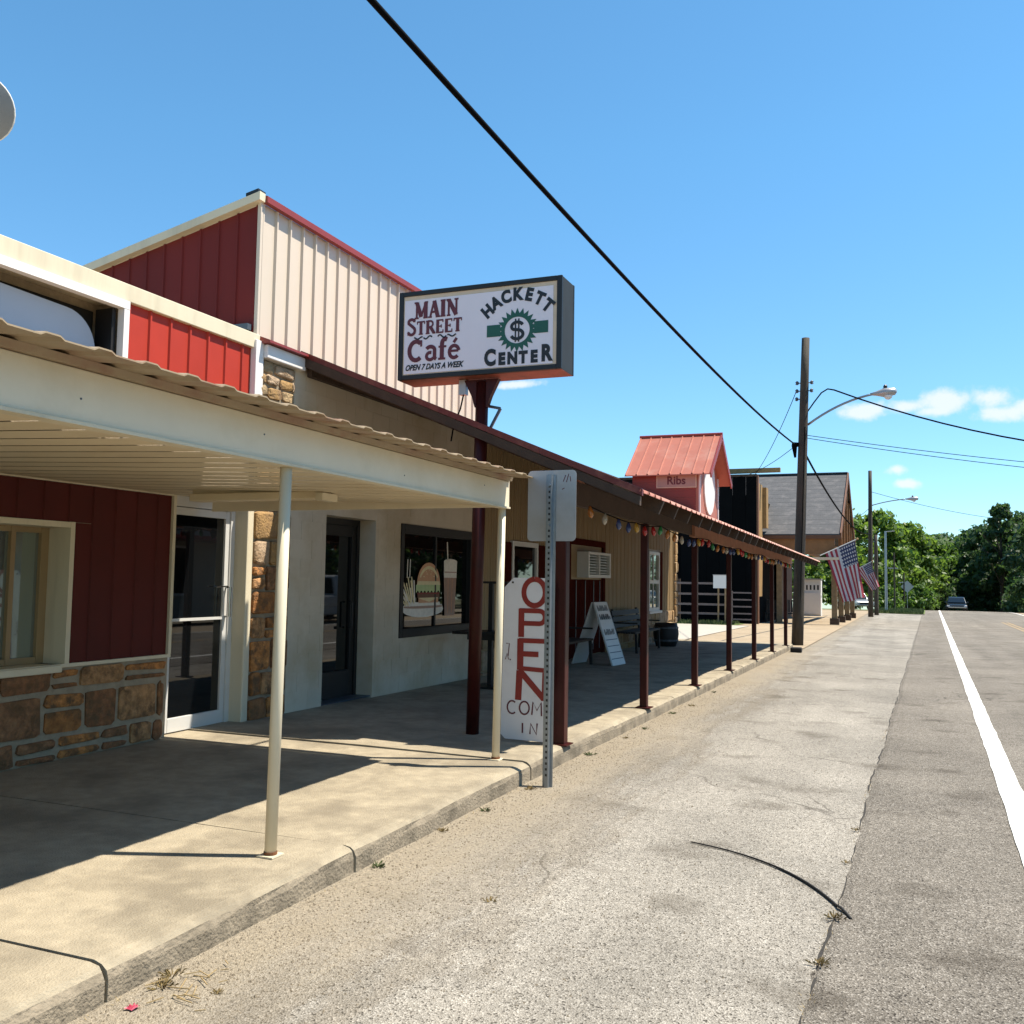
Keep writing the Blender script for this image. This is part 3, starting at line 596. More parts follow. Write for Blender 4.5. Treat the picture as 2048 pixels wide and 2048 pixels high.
w2 = MB(); w2.box((BX-.12, 10.622, .837), (BX+.015, 10.70, 2.288)); w2.box((BX-.12, 12.71, .837), (BX+.015, 12.788, 2.288)); w2.box((BX-.12, 10.701, .837), (BX+.018, 12.709, .95)); w2.box((BX-.12, 10.701, 2.17), (BX+.018, 12.709, 2.288)); w2 = w2.build('window', 'black_metal', cf)
MB().box((BX-.06, 10.70, .95), (BX-.052, 12.71, 2.17)).build('pane', 'dark_glass', w2)
MB().box((BX-.050, 11.66, .951), (BX-.03, 11.70, 2.169)).build('mullion', 'black_metal', w2)
# burger-and-shake picture stuck on the pane (flat print)
dc = MB(); GXp = BX-.0505
def dp(layer): return lambda x, y: (GXp+.012+layer*.0015, 11.0+x, .98+y)     # x along the street, y up
def poly(pts, layer, mi): dc.mi = mi; dc.add([dp(layer)(x, y) for x, y in pts], [tuple(range(len(pts)))])
MS = ['food_white', 'food_bun', 'food_lettuce', 'food_patty', 'food_fries', 'food_shake']
poly([(-.22,.20)]+arc(.36,.20,.58,.10,180,360,14)+[(.9,.26),(-.2,.26)], 0, 0)
poly([(-.2,.24),(.86,.24),(.82,.30),(-.16,.30)], 1, 0)
poly([(.2,.29),(.78,.29),(.78,.36),(.2,.36)], 2, 1)
poly([(.17,.36),(.81,.36),(.81,.43),(.17,.43)], 3, 3)
zz = [(.12+.70*i/14, .42+(.035 if i % 2 else 0)) for i in range(15)]; poly(zz+[(.82,.53),(.12,.53)], 4, 2)
poly(arc(.48,.53,.34,.30,0,180,16), 5, 1); poly([(.14,.53),(.82,.53),(.80,.58),(.16,.58)], 6, 4)
for i in range(13):
    a = R(100+i*4.5+random.uniform(-4, 4)); x, y = .10-.02*i*1.1, .24+random.uniform(0, .1); l_ = .26+random.uniform(-.05, .12); dc.mi = 4 if i % 3 else 0
    v, f_ = stroke([(x, y), (x+math.cos(a)*l_*.7, y+math.sin(a)*l_)], .03); dc.add([dp(2+i*.1)(p, q) for p, q in v], f_)
poly([(.98,.10),(1.30,.10),(1.34,.66),(.94,.66)], 3, 5); poly([(.94,.63),(1.34,.63),(1.35,.86),(.93,.86)], 4, 0); poly(arc(1.14,.86,.21,.035,0,180,10), 5, 0)
dc.mi = 0; v, f_ = stroke([(1.05,.86),(1.02,1.13)], .03); dc.add([dp(5)(p, q) for p, q in v], f_)
for i in range(9): a = R(35+i*14); poly(arc(.48+.24*math.cos(a)*(.7+.25*(i % 2)), .53+.20*math.sin(a)*(.75+.25*((i+1) % 2)), .014, .009, 0, 330, 6), 7, 4)
poly(arc(.48,.53,.30,.255,25,155,12)+arc(.48,.53,.26,.21,155,25,12), 6.5, 4)
poly([(.15,.405),(.80,.405),(.80,.425),(.15,.425)], 7, 6); poly([(.18,.355),(.5,.30),(.78,.36)], 4.5, 4)
for k in range(5): poly([(1.0+k*.06, .14), (1.015+k*.06, .14), (1.01+k*.065, .62), (.995+k*.065, .62)], 6, 1 if k % 2 else 5)
poly([(.95,.70),(1.33,.70),(1.33,.715),(.95,.715)], 6, 5); poly(arc(.36,.235,.56,.02,180,360,10)+[(.9,.25),(-.2,.25)], 2.5, 5)
for x in (-.12, -.05): dc.mi = 0; v, f_ = stroke([(x, .62), (x+.01, .86)], .02); dc.add([dp(1)(p, q) for p, q in v], f_)
dc.build('window_picture', MS+['ink_red'], w2)
# upper storey
UX = -5.95
up = MB(); up.add([(UX-.005, 7.64, 3.6), (UX-6, 7.64, 3.6), (UX-6, 7.64, 5.36-6*.218), (UX-.005, 7.64, 5.36),
                   (UX-.005, 13.02, 3.6), (UX-6, 13.02, 3.6), (UX-6, 13.02, 5.36-6*.218), (UX-.005, 13.02, 5.36)], [(0,1,2,3), (7,6,5,4), (0,3,7,4), (1,5,6,2), (3,2,6,7), (0,4,5,1)])
up = up.build('upper_storey', 'cream_metal', cf)
u = 7.655
while u < 13.0:
    e = min(u+.232, 13.02); quadpanel(MB(), fX(UX), u, e, 3.7, 5.345, .028, .04).build('cream_panel', 'cream_metal', up); u = e
def fY(y0): return lambda u, v, w: (u, y0-w, v)
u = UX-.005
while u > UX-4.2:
    e = u-.235; quadpanel(MB(), fY(7.64), u, e, 3.7, 5.32+(u-UX)*.218, .014, -.03, v1b=5.32+(e-UX)*.218).build('red_panel', 'red_metal_wall_shade', up); u = e
g = MB(); g.prism([(UX+.06, 7.56, 5.345), (UX+.06, 7.56, 5.43), (UX-6.2, 7.56, 5.43-6.2*.218), (UX-6.2, 7.56, 5.33-6.2*.218)], (0, .09, 0)); g.build('rake_trim', 'cream_paint', up)
g = MB(); g.prism([(UX+.02, 7.655, 5.346), (UX+.085, 7.655, 5.346), (UX+.085, 7.655, 5.41), (UX-.1, 7.655, 5.47), (UX-.1, 7.655, 5.43)], (0, 5.4, 0)); g.build('roof_edge', 'red_trim', up)
g = MB(); g.prism([(UX+.03, 7.57, 5.432), (UX+.03, 7.57, 5.465), (UX-.12, 7.57, 5.435), (UX-.12, 7.57, 5.405)], (0, .12, 0)); g.build('ridge_cap_end', 'black_metal', up)
g = MB(); g.prism([(UX+.0, 7.66, 3.91), (UX+.17, 7.66, 3.91), (UX+.17, 7.66, 3.935), (UX+.0, 7.66, 4.0)], (0, .74, 0)); g.build('base_flashing', 'red_trim', up)
g = MB(); g.box((UX-.005, 7.62, 3.7), (UX+.035, 7.656, 5.344)); g.build('corner_trim', 'cream_metal', up)
MB().box((UX-.28, 7.54, 4.03), (UX-.02, 7.60, 4.09)).build('flashing', 'steel_grey', up)

# ------------------------------------------------------------------ long red-roofed porch on red steel posts
pc = thing('porch_canopy', 'long brown porch with red metal roof on dark red posts along the cafe', 'canopy', (-4, 16, .18))
PY0, PY1 = 7.60, 25.9
def rakeY(x): return 7.66+(-2.0-x)/3.9*.72
def ez(y): return 2.335-.009*(y-7.6)
def pz(x, y): return ez(y)+(-1.98-x)*.418
u = PY0
while u < PY1-.05:
    e = min(u+.92, PY1); xs_ = (-1.98, -3.9, -5.88); prof = []; k = u
    while k < e-.2: prof += [(k, 0), (k+.03, .022), (k+.06, .022), (k+.09, 0)]; k += .2295
    prof += [(e, 0)]
    j = random.uniform(-.025, .025); g = MB()
    fx = lambda x: x+(j if x > -2 else 0)
    yq = (lambda x, yv, u=u, e=e: yv) if u > PY0 else (lambda x, yv, u=u, e=e: rakeY(x)+(yv-u)*(e-rakeY(x))/(e-u))
    g.grid([[(fx(x), yq(x, yv), pz(fx(x), yq(x, yv))+z) for yv, z in prof] for x in xs_]); g.grid([[(fx(x), yq(x, yv), pz(fx(x), yq(x, yv))+z-.006) for yv, z in prof][::-1] for x in xs_])
    n = len(prof); x = fx(-1.98); g.add([(x, yv, pz(x, yv)+z) for yv, z in prof]+[(x, yv, pz(x, yv)+z-.006) for yv, z in prof], [(i+1, i, n+i, n+i+1) for i in range(n-1)])
    g.build('roof_sheet', 'red_roof', pc); u = e
g = MB(); a = Vector((-1.985, rakeY(-1.985)-.03, pz(-1.985, PY0))); b = Vector((-5.90, rakeY(-5.9)-.03, pz(-5.90, rakeY(-5.9))))
g.prism([a+Vector((0,0,.028)), b+Vector((0,0,.028)), b-Vector((0,0,.03)), a-Vector((0,0,.03))], (0, .035, 0)); g.build('rake_flashing', 'maroon_trim', pc)
g = MB(); g.prism([a-Vector((.02,0,.032)), b-Vector((0,0,.032)), b-Vector((0,0,.13)), a-Vector((.02,0,.11))], (0, .05, 0)); g.build('barge_board', 'dark_wood', pc)
k = 8.46; nr = 0
while k < PY1:
    MB().beam((-2.02, k, pz(-2.02, k)-.075), (-5.88, k, pz(-5.88, k)-.075), .045, .13).build('rafter', 'dark_wood', pc); k += .61
for x in (-2.25, -3.1, -4.0, -4.9):
    MB().beam((x, rakeY(x)+.04, pz(x, rakeY(x))-.006-.012), (x, PY1, pz(x, PY1)-.018), .09, .022).build('purlin', 'dark_wood', pc)
g = MB(); g.prism([(-2.74, PY0+.06, 2.285), (-2.74, PY0+.06, 2.50), (-2.80, PY0+.06, 2.50), (-2.80, PY0+.06, 2.285)], (0, 5.9, -.02)); g.build('beam', 'dark_wood', pc)
g = MB(); g.prism([(-2.70, 13.3, 2.24), (-2.70, 13.3, 2.455), (-2.78, 13.3, 2.455), (-2.78, 13.3, 2.24)], (0, PY1-13.3, -.115)); g.build('beam', 'beam_wood', pc)
PYS = [7.9, 10.78, 13.65, 16.55, 19.5, 22.3, 25.0]
for i, yv in enumerate(PYS):
    zb = gz(yv)+.18; w = .052 if i == 0 else .042
    p = MB().box((-2.77-w, yv-w, zb), (-2.77+w, yv+w, 2.29-.007*(yv-7.6))); p = p.build('post', 'post_red', pc); bevel(p, .008)
    MB().box((-2.85, yv-.09, zb), (-2.68, yv+.09, zb+.01)).build('base_plate', 'post_red', p)
g = MB(); g.box((-5.86, 8.42, 3.72), (-5.80, PY1, 3.88)); g.build('ledger', 'dark_wood', pc)
g = MB()   # short timber brace panel near the first bays
for i in range(5): g.beam((-2.77, 8.25+i*.55, 2.50), (-2.77, 8.45+i*.55, pz(-2.77, 8.45)-.15), .05, .05)
g.build('cripple_studs', 'beam_wood', pc)

# ------------------------------------------------------------------ rib shack: tan ribbed metal on stone
rb = thing('rib_shack', 'tan ribbed metal building with white window and stone base under the porch', 'building', (-5.9, 20, .1))
RY0, RY1 = 13.19, 26.45
MB().box((-12, RY0, -.3), (BX-.02, RY1, 3.7)).build('wall', 'tan_ribbed', rb)
u = RY0
ROP = [(14.25, 15.6, 1.0, 2.2), (17.2, 19.45, .0, 2.3), (22.95, 24.75, .80, 2.42)]
while u < RY1-.3:
    e = min(u+.305, RY1-.28); segs = [(.84, 3.65)]
    for a, b, c, d in ROP:
        if e > a+.02 and u < b-.02: segs = [q for q in ((.84, c), (d, 3.65)) if q[1]-q[0] > .05]
    for v0_, v1_ in segs: 
        g = quadpanel(MB(), fX(BX-.018), u, e, v0_, v1_, .016, .035); quadpanel(g, fX(BX-.0179), u+.10, u+.14, v0_, v1_, .010, .03); quadpanel(g, fX(BX-.0179), u+.20, u+.24, v0_, v1_, .010, .03)
        g.build('ribbed_panel', 'tan_ribbed', rb)
    u = e
for a, b in ((RY0, 17.1), (19.55, RY1-.3)):
    stones('stone', 'stone_tan', rb, fX(BX-.02), a, b, -.02, .83, ch=.27, wmin=.3, wmax=.6, gap=.03, proud=.05, split=.1, rng=random.Random(21))
g = MB(); g.box((BX-.3, RY1-.27, -.3), (BX+.02, RY1, 3.66)); cp = g.build('corner_pier', 'mortar_tan', rb)
stones('stone', 'stone_tan', cp, fX(BX+.02), RY1-.27, RY1, -.05, 3.5, ch=.26, wmin=.3, wmax=.32, gap=.02, proud=.04, split=0, rng=random.Random(22))
# window behind the OPEN board
w3 = MB(); w3.box((BX-.05, 14.3, 1.05), (BX+.03, 14.38, 2.15)); w3.box((BX-.05, 15.4, 1.05), (BX+.03, 15.48, 2.15)); w3.box((BX-.05, 14.3, 2.151), (BX+.032, 15.48, 2.23)); w3.box((BX-.05, 14.3, .98), (BX+.032, 15.48, 1.049)); w3 = w3.build('window', 'white_paint', rb)
MB().box((BX-.02, 14.38, 1.05), (BX-.01, 15.4, 2.15)).build('pane', 'dark_glass', w3)
for a in (13.9, 15.5): MB().box((BX+.001, a, 1.0), (BX+.03, a+.36, 2.2)).build('shutter', 'barn_red', rb)
# barn-red double door with an air conditioner set in the top
d3 = MB(); d3.box((BX-.05, 17.12, .1), (BX+.03, 17.25, 2.42)); d3.box((BX-.05, 19.38, .1), (BX+.03, 19.52, 2.42)); d3.box((BX-.05, 17.251, 2.30), (BX+.03, 19.379, 2.42)); d3 = d3.build('door', 'barn_red', rb)
k = 17.26
while k < 19.3: MB().box((BX-.03, k, .11), (BX+.0, min(k+.30, 19.375), 1.62)).build('door_board', 'barn_red', d3); k += .315
MB().box((BX-.10, 17.26, 1.62), (BX-.04, 19.37, 2.29)).build('opening', 'black_rough', d3)
for k in (17.62, 18.2, 18.75, 19.18): MB().box((BX+.0, k, .2), (BX+.012, k+.03, 1.6)).build('strip', 'steel_grey', d3)
ac = MB(); ac.box((BX-.1, 17.75, 1.66), (BX+.22, 19.28, 1.72)); ac.box((BX-.1, 17.75, 2.12), (BX+.22, 19.28, 2.17)); ac.box((BX-.1, 17.75, 1.721), (BX+.22, 17.82, 2.119)); ac.box((BX-.1, 19.2, 1.721), (BX+.22, 19.28, 2.119)); ac.box((BX-.1, 18.48, 1.721), (BX+.215, 18.54, 2.119))
ac = ac.build('air_conditioner', 'white_paint', rb)
for i in range(7): MB().box((BX-.05, 17.83, 1.74+i*.055), (BX+.18, 19.19, 1.765+i*.055)).build('louvre', 'sign_back', ac)
# white sash window with shutters
w4 = MB()
for a, b in ((23.3, 23.38), (24.32, 24.40)): w4.box((BX-.05, a, .86), (BX+.035, b, 2.36))
for c, d in ((.86, .94), (1.55, 1.64), (2.28, 2.36)): w4.box((BX-.05, 23.381, c), (BX+.03, 24.319, d))
w4 = w4.build('window', 'white_paint', rb)
MB().box((BX-.02, 23.38, .94), (BX-.01, 24.32, 2.28)).build('pane', 'window_glass', w4)
MB().box((BX-.008, 23.83, .94), (BX+.01, 23.87, 2.28)).build('glazing_bar', 'white_paint', w4)
MB().box((BX-.02, 23.2, .80), (BX+.08, 24.5, .859)).build('sill', 'white_paint', w4)
for a in (22.97, 24.42): MB().box((BX+.001, a, .85), (BX+.03, a+.32, 2.38)).build('shutter', 'barn_red', rb)

# ------------------------------------------------------------------ cupola with the Ribs board on the porch roof
cu = thing('roof_cupola', 'small red cupola with a gabled roof and Ribs board on the porch roof', 'cupola', (-4.7, 21.1, 3.1))
CX0, CX1, CY0, CY1 = -5.42, -3.98, 20.0, 22.2; CE, CR = 4.02, 4.86; cm = (CY0+CY1)/2
g = MB(); n_ = [(CX1, CY0, 2.9), (CX1, CY1, 2.9), (CX1, CY1, CE), (CX1, cm, CR-.08), (CX1, CY0, CE)]; g.prism(n_, (CX0-CX1, 0, 0)); g.build('wall', 'red_roof', cu)
z = 3.05
while z < CE-.02: MB().box((CX0, CY0-.012, z), (CX1-.062, CY0-.0005, min(z+.165, CE-.005))).build('siding_board', 'red_trim', cu); z += .17
for s_, (ya, yb) in enumerate(((CY0-.22, cm), (CY1+.22, cm))):
    u = CX0-.12
    while u < CX1+.28:
        e = min(u+.24, CX1+.3); sl = (CR-CE)/(cm-CY0); za = CE-.22*sl+.02; zb = CR+.02; g = MB()
        P = [(u, 0), (u+.012, .025), (u+.03, .025), (u+.04, 0), (e, 0)]
        g.add([(x, ya, za+w) for x, w in P]+[(x, yb, zb+w) for x, w in P], [(i, i+1, i+6, i+5) for i in range(4)])
        g.add([(u, ya, za-.02), (e, ya, za-.02), (e, yb, zb-.02), (u, yb, zb-.02)], [(3,2,1,0)]); g.add([(u, ya, za-.02), (e, ya, za-.02), (e, ya, za), (u, ya, za)], [(0,1,2,3)])
        g.build('roof_panel', 'red_roof', cu); u = e
MB().tube([(CX0-.13, cm, CR+.035), (CX1+.31, cm, CR+.035)], .035, 8).build('ridge_cap', 'red_trim', cu)
for ya in (CY0-.2, CY1+.2):
    zz_ = CE-.2*(CR-CE)/(cm-CY0); MB().beam((CX1+.29, ya, zz_-.03), (CX1+.29, cm, CR-.03), .03, .12).build('barge_board', 'red_trim', cu)
for ya in (CY0, CY1-.06): MB().box((CX1+.001, ya, 2.95), (CX1+.03, ya+.06, CE-.02)).build('corner_trim', 'white_trim', cu)
pts = [(CX1+.002, cm+.62*math.cos(R(a)), 3.75+.66*math.sin(R(a))) for a in range(0, 360, 20)]; MB().prism(pts, (.03, 0, 0)).build('oval_panel', 'white_paint', cu)
rs = MB(); rs.box((-4.88, CY0-.05, 3.60), (-4.02, CY0-.014, 3.90)); rs = rs.build('sign_board', 'sign_edge', cu)
mat('pale_pink', (.62,.40,.33), .6, .06, 5); MB().box((-4.86, CY0-.056, 3.62), (-4.04, CY0-.051, 3.88)).build('face', 'pale_pink', rs)
put2d(MB(), textmesh('Ribs', .24, .006, 0, 1.0), lambda x, y: (x, CY0-.059, y), -4.45, 3.75).build('lettering', 'ink_maroon', rs)

# ------------------------------------------------------------------ pole sign
ps = thing('pole_sign', 'lit box sign on a red pole reading Main Street Cafe and Hackett Center', 'sign', (-3.655, 8.0, .18))
MB().tube([(-3.655, 8.0, .18), (-3.625, 8.02, 3.44)], .06, 14).build('pole', 'post_red', ps, smooth=True)
g = MB(); g.prism([(-3.80, 7.99, 3.46), (-3.45, 7.99, 3.46), (-3.53, 7.99, 3.30), (-3.565, 7.99, 3.2), (-3.69, 7.99, 3.2), (-3.72, 7.99, 3.30)], (0, .06, 0)); g.build('gusset', 'post_red', ps)
SX0, SX1, SZ0, SZ1, SY = -4.44, -2.785, 3.475, 4.325, 7.86
cb_ = MB(); cb_.box((SX0+.004, SY+.012, SZ0+.004), (SX1-.004, SY+.325, SZ1-.004)); cb_ = cb_.build('cabinet', 'slate_paint', ps)
MB().box((SX0+.006, SY+.014, SZ0-.002), (SX1-.006, SY+.32, SZ0+.0035)).build('bottom_plate', 'sign_rust', cb_)
g = MB()
for yq in (SY-.012, SY+.31):
    for a, b in (((SX0, yq, SZ0), (SX0+.05, yq+.03, SZ1)), ((SX1-.05, yq, SZ0), (SX1, yq+.03, SZ1)), ((SX0+.05, yq, SZ0), (SX1-.05, yq+.03, SZ0+.045)), ((SX0+.05, yq, SZ1-.045), (SX1-.05, yq+.03, SZ1))): g.box(a, b)
bevel(g.build('frame', 'black_metal', cb_), .005)
MB().box((SX0+.05, SY, SZ0+.045), (SX1-.05, SY+.011, SZ1-.045)).build('border', 'sign_edge', cb_)
fc = MB().box((SX0+.062, SY-.004, SZ0+.055), (SX1-.085, SY-.0005, SZ1-.085)).build('face', 'sign_face', cb_)
FY = SY-.0065; sf = lambda x, y: (x, FY, y)
g = MB(); lcx = -4.06
serif_text(g, 'MAIN', sf, lcx+.02, 4.055, .16, .82, wt=1.35).build('lettering', 'ink_maroon', cb_, label='maroon serif word Main'); g = MB(); serif_text(g, 'STREET', sf, lcx-.0, 3.90, .16, .88, True, wt=1.3).build('lettering', 'ink_maroon', cb_, label='maroon serif word Street'); g = MB(); serif_text(g, 'Café', sf, lcx, 3.645, .205, .95, wt=1.3)
g.build('lettering', 'ink_maroon', cb_, label='large maroon serif word Cafe')
g = MB(); put2d(g, textmesh('OPEN 7 DAYS A WEEK', .075, .0028, .35, .80), sf, lcx, 3.585); g.build('lettering', 'ink_black', cb_, label='slanted black line Open 7 Days a Week'); g = MB()
for s_ in (-1, 1):
    for q in (0, 1): put2d(g, stroke([(s_*(.03+q*.1+.09*i/8), .014*math.sin(i*.8+q)*(1-q*.3)) for i in range(9)], .014), sf, lcx+.01, 3.868)
g.build('flourish', 'ink_black', cb_)
hcx, hcy = -3.215, 3.86
g = MB(); word = 'HACKETT'; rad = .345
for i, ch in enumerate(word):
    th = R(54-108*i/6); put2d(g, textmesh(ch, .155, .009, 0, .88), sf, hcx+rad*math.sin(-th)*1.05, hcy+.01+rad*.92*math.cos(th), th*.75)
g.build('lettering', 'ink_black', cb_, label='arched black word Hackett'); g = MB(); put2d(g, textmesh('C', .20, .011, 0, .80), sf, hcx-.265, 3.617)
for i_, ch in enumerate('ENTE'): put2d(g, textmesh(ch, .145, .010, 0, .88), sf, hcx-.148+i_*.105, 3.60)
put2d(g, textmesh('R', .20, .011, 0, .80), sf, hcx+.285, 3.622)
g.build('lettering', 'ink_black', cb_, label='bold black word Center')
g = MB(); N_ = 22; rp = []
for i in range(N_*2): a = 2*math.pi*(i+.0)/(N_*2); rp += [(hcx+(.205 if i % 2 else .155)*math.cos(a+.0), hcy+(.205 if i % 2 else .155)*math.sin(a))]
inn = [(hcx+.122*math.cos(2*math.pi*i/(N_*2)), hcy+.122*math.sin(2*math.pi*i/(N_*2))) for i in range(N_*2)]
n = N_*2; g.add([sf(*p) for p in rp]+[sf(*p) for p in inn], [(i, (i+1) % n, n+(i+1) % n, n+i) for i in range(n)])
sg = lambda x, y: (x, FY-.001, y)
for s_ in (-1, 1): g.add([sg(hcx+s_*.165, hcy-.045), sg(hcx+s_*.30, hcy-.045), sg(hcx+s_*.30, hcy+.065), sg(hcx+s_*.165, hcy+.065)], [(0,1,2,3)])
g.build('emblem', 'ink_green', cb_, label='green gear emblem with side bars')
g = MB()
for pl_, w in ((arc(0, .035, .055, .038, 15, 225, 10)+arc(0, -.04, .058, .042, 75, -165, 12), .030), ([(-.016, .105), (-.016, -.11)], .014), ([(.016, .105), (.016, -.11)], .014)): put2d(g, stroke(pl_, w), sf, hcx, hcy)
g.build('emblem', 'ink_black', cb_, label='dollar sign in the gear')
MB().box((-3.86, 8.0, 3.33), (-3.79, 8.06, 3.47)).build('junction_box', 'sign_back', ps)
MB().tube([(-3.825, 8.03, 3.33), (-3.86, 8.04, 3.2), (-3.93, 8.05, 3.06), (-3.96, 8.06, 2.9)], .008, 6).build('conduit', 'cable_black', ps)
g = MB(); g.beam((-3.62, 8.1, 3.23), (-3.48, 8.12, 3.20), .025, .025); g.beam((-3.48, 8.12, 3.20), (-3.58, 8.1, 3.0), .025, .025); g.build('brace', 'steel_grey', ps)

# ------------------------------------------------------------------ kerb-side sign on a U-channel post
us = thing('road_sign', 'grey back of a rectangular road sign on a galvanised channel post', 'road sign', (-2.517, 6.9, .02))
prof = [(-.040,.0),(-.040,.006),(-.022,.006),(-.015,.040),(.015,.040),(.022,.006),(.040,.006),(.040,0),(.017,0),(.010,.034),(-.010,.034),(-.017,0)]
def chan(z0, z1): return MB().prism([(-2.517+x, 6.9-y, z0) for x, y in prof], (0, 0, z1-z0))
chan(-.1, 2.415).build('channel_post', 'galvanised', us)
pts = []
for cx, cz, a0 in ((-2.315-.035, 2.45-.035, 0), (-2.712+.035, 2.45-.035, 90), (-2.712+.035, 1.90+.035, 180), (-2.315-.035, 1.90+.035, 270)):
    pts += [(cx+.035*math.cos(R(a0+a)), 6.903, cz+.035*math.sin(R(a0+a))) for a in range(0, 91, 18)]
MB().prism(pts, (0, .004, 0)).build('plate', 'sign_back', us)
for zz_ in (2.33, 2.02): MB().tube([(-2.517, 6.865, zz_), (-2.517, 6.84, zz_)], .011, 8).build('bolt', 'galvanised', us)
for i in range(52): 
    if 1: MB().box((-2.5245, 6.8585, .12+i*.043), (-2.5095, 6.8596, .138+i*.043)).build('punched_hole', 'black_metal', us)
g = MB()
for pl_ in ([(-2.42,2.36),(-2.40,2.41)], [(-2.395,2.355),(-2.375,2.42)], [(-2.365,2.40),(-2.36,2.36)], [(-2.43,2.30),(-2.41,2.31)]): put2d(g, stroke(pl_, .006), lambda x, y: (x, 6.902, y), 0, 0)
g.build('scribble', 'ink_maroon', us)

# ------------------------------------------------------------------ OPEN / COME IN board
ob = thing('open_board', 'tall white board hand-painted OPEN COME IN in red against the first porch post', 'sign', (-3.02, 7.77, .18))
OX0, OX1, OZ0, OZ1, OY = -3.265, -2.795, .215, 1.615, 7.765
tl_ = lambda z: -.012*(1.6-z)      # slightly out of plumb
pts = [(OX0+.09, OY, OZ1), (OX0+.005, OY, OZ1-.085), (OX0-.012, OY, OZ0+.04), (OX0+.03, OY, OZ0), (OX1-.03, OY, OZ0-.005), (OX1, OY, OZ0+.03), (OX1, OY, OZ1-.06), (OX1-.04, OY, OZ1)]
bd = MB().prism(pts, (0, .018, 0)).build('board', 'sign_white', ob)
of = lambda x, y: (x, OY-.002, y); g = MB(); ocx = -2.975
for pl_, w in ((arc(ocx, 1.49, .10, .115, 90, 450, 24), .036), ([(ocx-.12,1.345),(ocx-.12,1.10)], .042), ([(ocx-.14,1.33),(ocx+.05,1.33)]+arc(ocx+.05,1.275,.05,.055,90,-90,8)+[(ocx-.1,1.22)], .032),
               ([(ocx-.125,1.085),(ocx-.125,.815)], .046), ([(ocx-.14,1.07),(ocx+.10,1.07)], .032), ([(ocx-.12,.955),(ocx+.045,.955)], .036), ([(ocx-.14,.83),(ocx+.11,.82)], .03),
               ([(ocx-.13,.81),(ocx-.14,.555)], .046), ([(ocx-.12,.80),(ocx+.10,.575)], .042), ([(ocx+.105,.56),(ocx+.11,.80)], .042)):
    put2d(g, stroke(pl_, w*1.3), of, 0, 0)
g.build('lettering', 'ink_red', bd, label='big red painted letters OPEN')
g = MB(); x0 = -3.2
for pl_ in ([*arc(x0+.03,.49,.045,.055,50,310,12)], [*arc(x0+.145,.49,.045,.055,90,450,18)], [(x0+.215,.435),(x0+.225,.545),(x0+.262,.475),(x0+.30,.545),(x0+.305,.43)], [(x0+.40,.55),(x0+.345,.55),(x0+.345,.435),(x0+.40,.435)], [(x0+.345,.495),(x0+.385,.495)],
            [(x0+.13,.36),(x0+.13,.275)], [(x0+.20,.27),(x0+.205,.36),(x0+.26,.27),(x0+.265,.365)]):
    put2d(g, stroke(pl_, .014), of, 0, 0)
g.build('lettering', 'ink_maroon', bd, label='small dark red letters COME IN')
g = MB(); put2d(g, stroke([(-3.235,1.04),(-3.205,1.04),(-3.215,.93)], .008), of, 0, 0); put2d(g, stroke([(-3.24,.90),(-3.225,.955),(-3.21,.90)], .008), of, 0, 0); put2d(g, stroke([(-3.20,.90),(-3.188,.90)], .012), of, 0, 0); g.build('small_mark', 'ink_maroon', bd)
for x, z in ((-3.18, 1.575), (-2.83, .87), (-2.83, 1.56)): MB().tube([(x, OY, z), (x, OY-.006, z)], .009, 8).build('screw', 'black_metal', bd)

# ------------------------------------------------------------------ porch furniture
bt = thing('bar_table', 'black steel pedestal bar table with an upright rail by the cafe window', 'table', (-5.15, 11.8, .17))
MB().box((-5.145-.03, 11.77, .17), (-5.115, 11.83, 1.56)).build('pedestal', 'black_metal', bt)
MB().box((-5.60, 11.55, .86), (-4.86, 12.05, .90)).build('top', 'black_metal', bt); MB().box((-5.4, 11.6, .79), (-4.95, 12.0, .859)).build('apron', 'black_metal', bt)
MB().box((-5.36, 11.775, 1.54), (-4.90, 11.825, 1.57)).build('rail', 'black_metal', bt); MB().box((-5.35, 11.55, .155), (-4.95, 12.05, .18)).build('foot', 'black_metal', bt)
def bench(label, x, y, m_, ln, legm):
    z = gz(y)+.18; t = thing('bench', label, 'bench', (x, y, z), 'benches under the porch')
    for i in range(4): MB().box((x-.22+i*.115, y-ln/2, z+.42), (x-.22+i*.115+.095, y+ln/2, z+.455)).build('seat_slat', m_, t)
    for i in range(3): MB().prism([(x-.27-i*.02, y-ln/2, z+.52+i*.13), (x-.24-i*.02, y-ln/2, z+.525+i*.13), (x-.26-i*.02, y-ln/2, z+.63+i*.13), (x-.29-i*.02, y-ln/2, z+.625+i*.13)], (0, ln, 0)).build('back_slat', m_, t)
    for e in (-1, 1):
        yy_ = y+e*(ln/2-.12)
        for xa, xb in ((.2, .22), (-.22, -.25)): MB().beam((x+xa, yy_, z+.42), (x+xb, yy_, z+.003), .05, .05, (0,1,0)).build('leg', legm, t)
        MB().beam((x-.24, yy_, z+.40), (x-.33, yy_, z+.92), .045, .045, (0,1,0)).build('back_support', legm, t)
        MB().box((x-.28, yy_-.03, z+.62), (x+.24, yy_+.03, z+.65)).build('armrest', legm, t)
    return t
bench('weathered brown slatted bench behind the folding sandwich board', -5.35, 15.55, 'dark_wood', 1.6, 'bench_black')
bench('black bench beneath the tan wall, near the white sash window', -5.42, 20.6, 'bench_black', 2.2, 'bench_black')
pt = thing('barrel_planter', 'dark round barrel planter below the white shuttered window', 'planter', (-5.3, 22.7, gz(22.7)+.18))
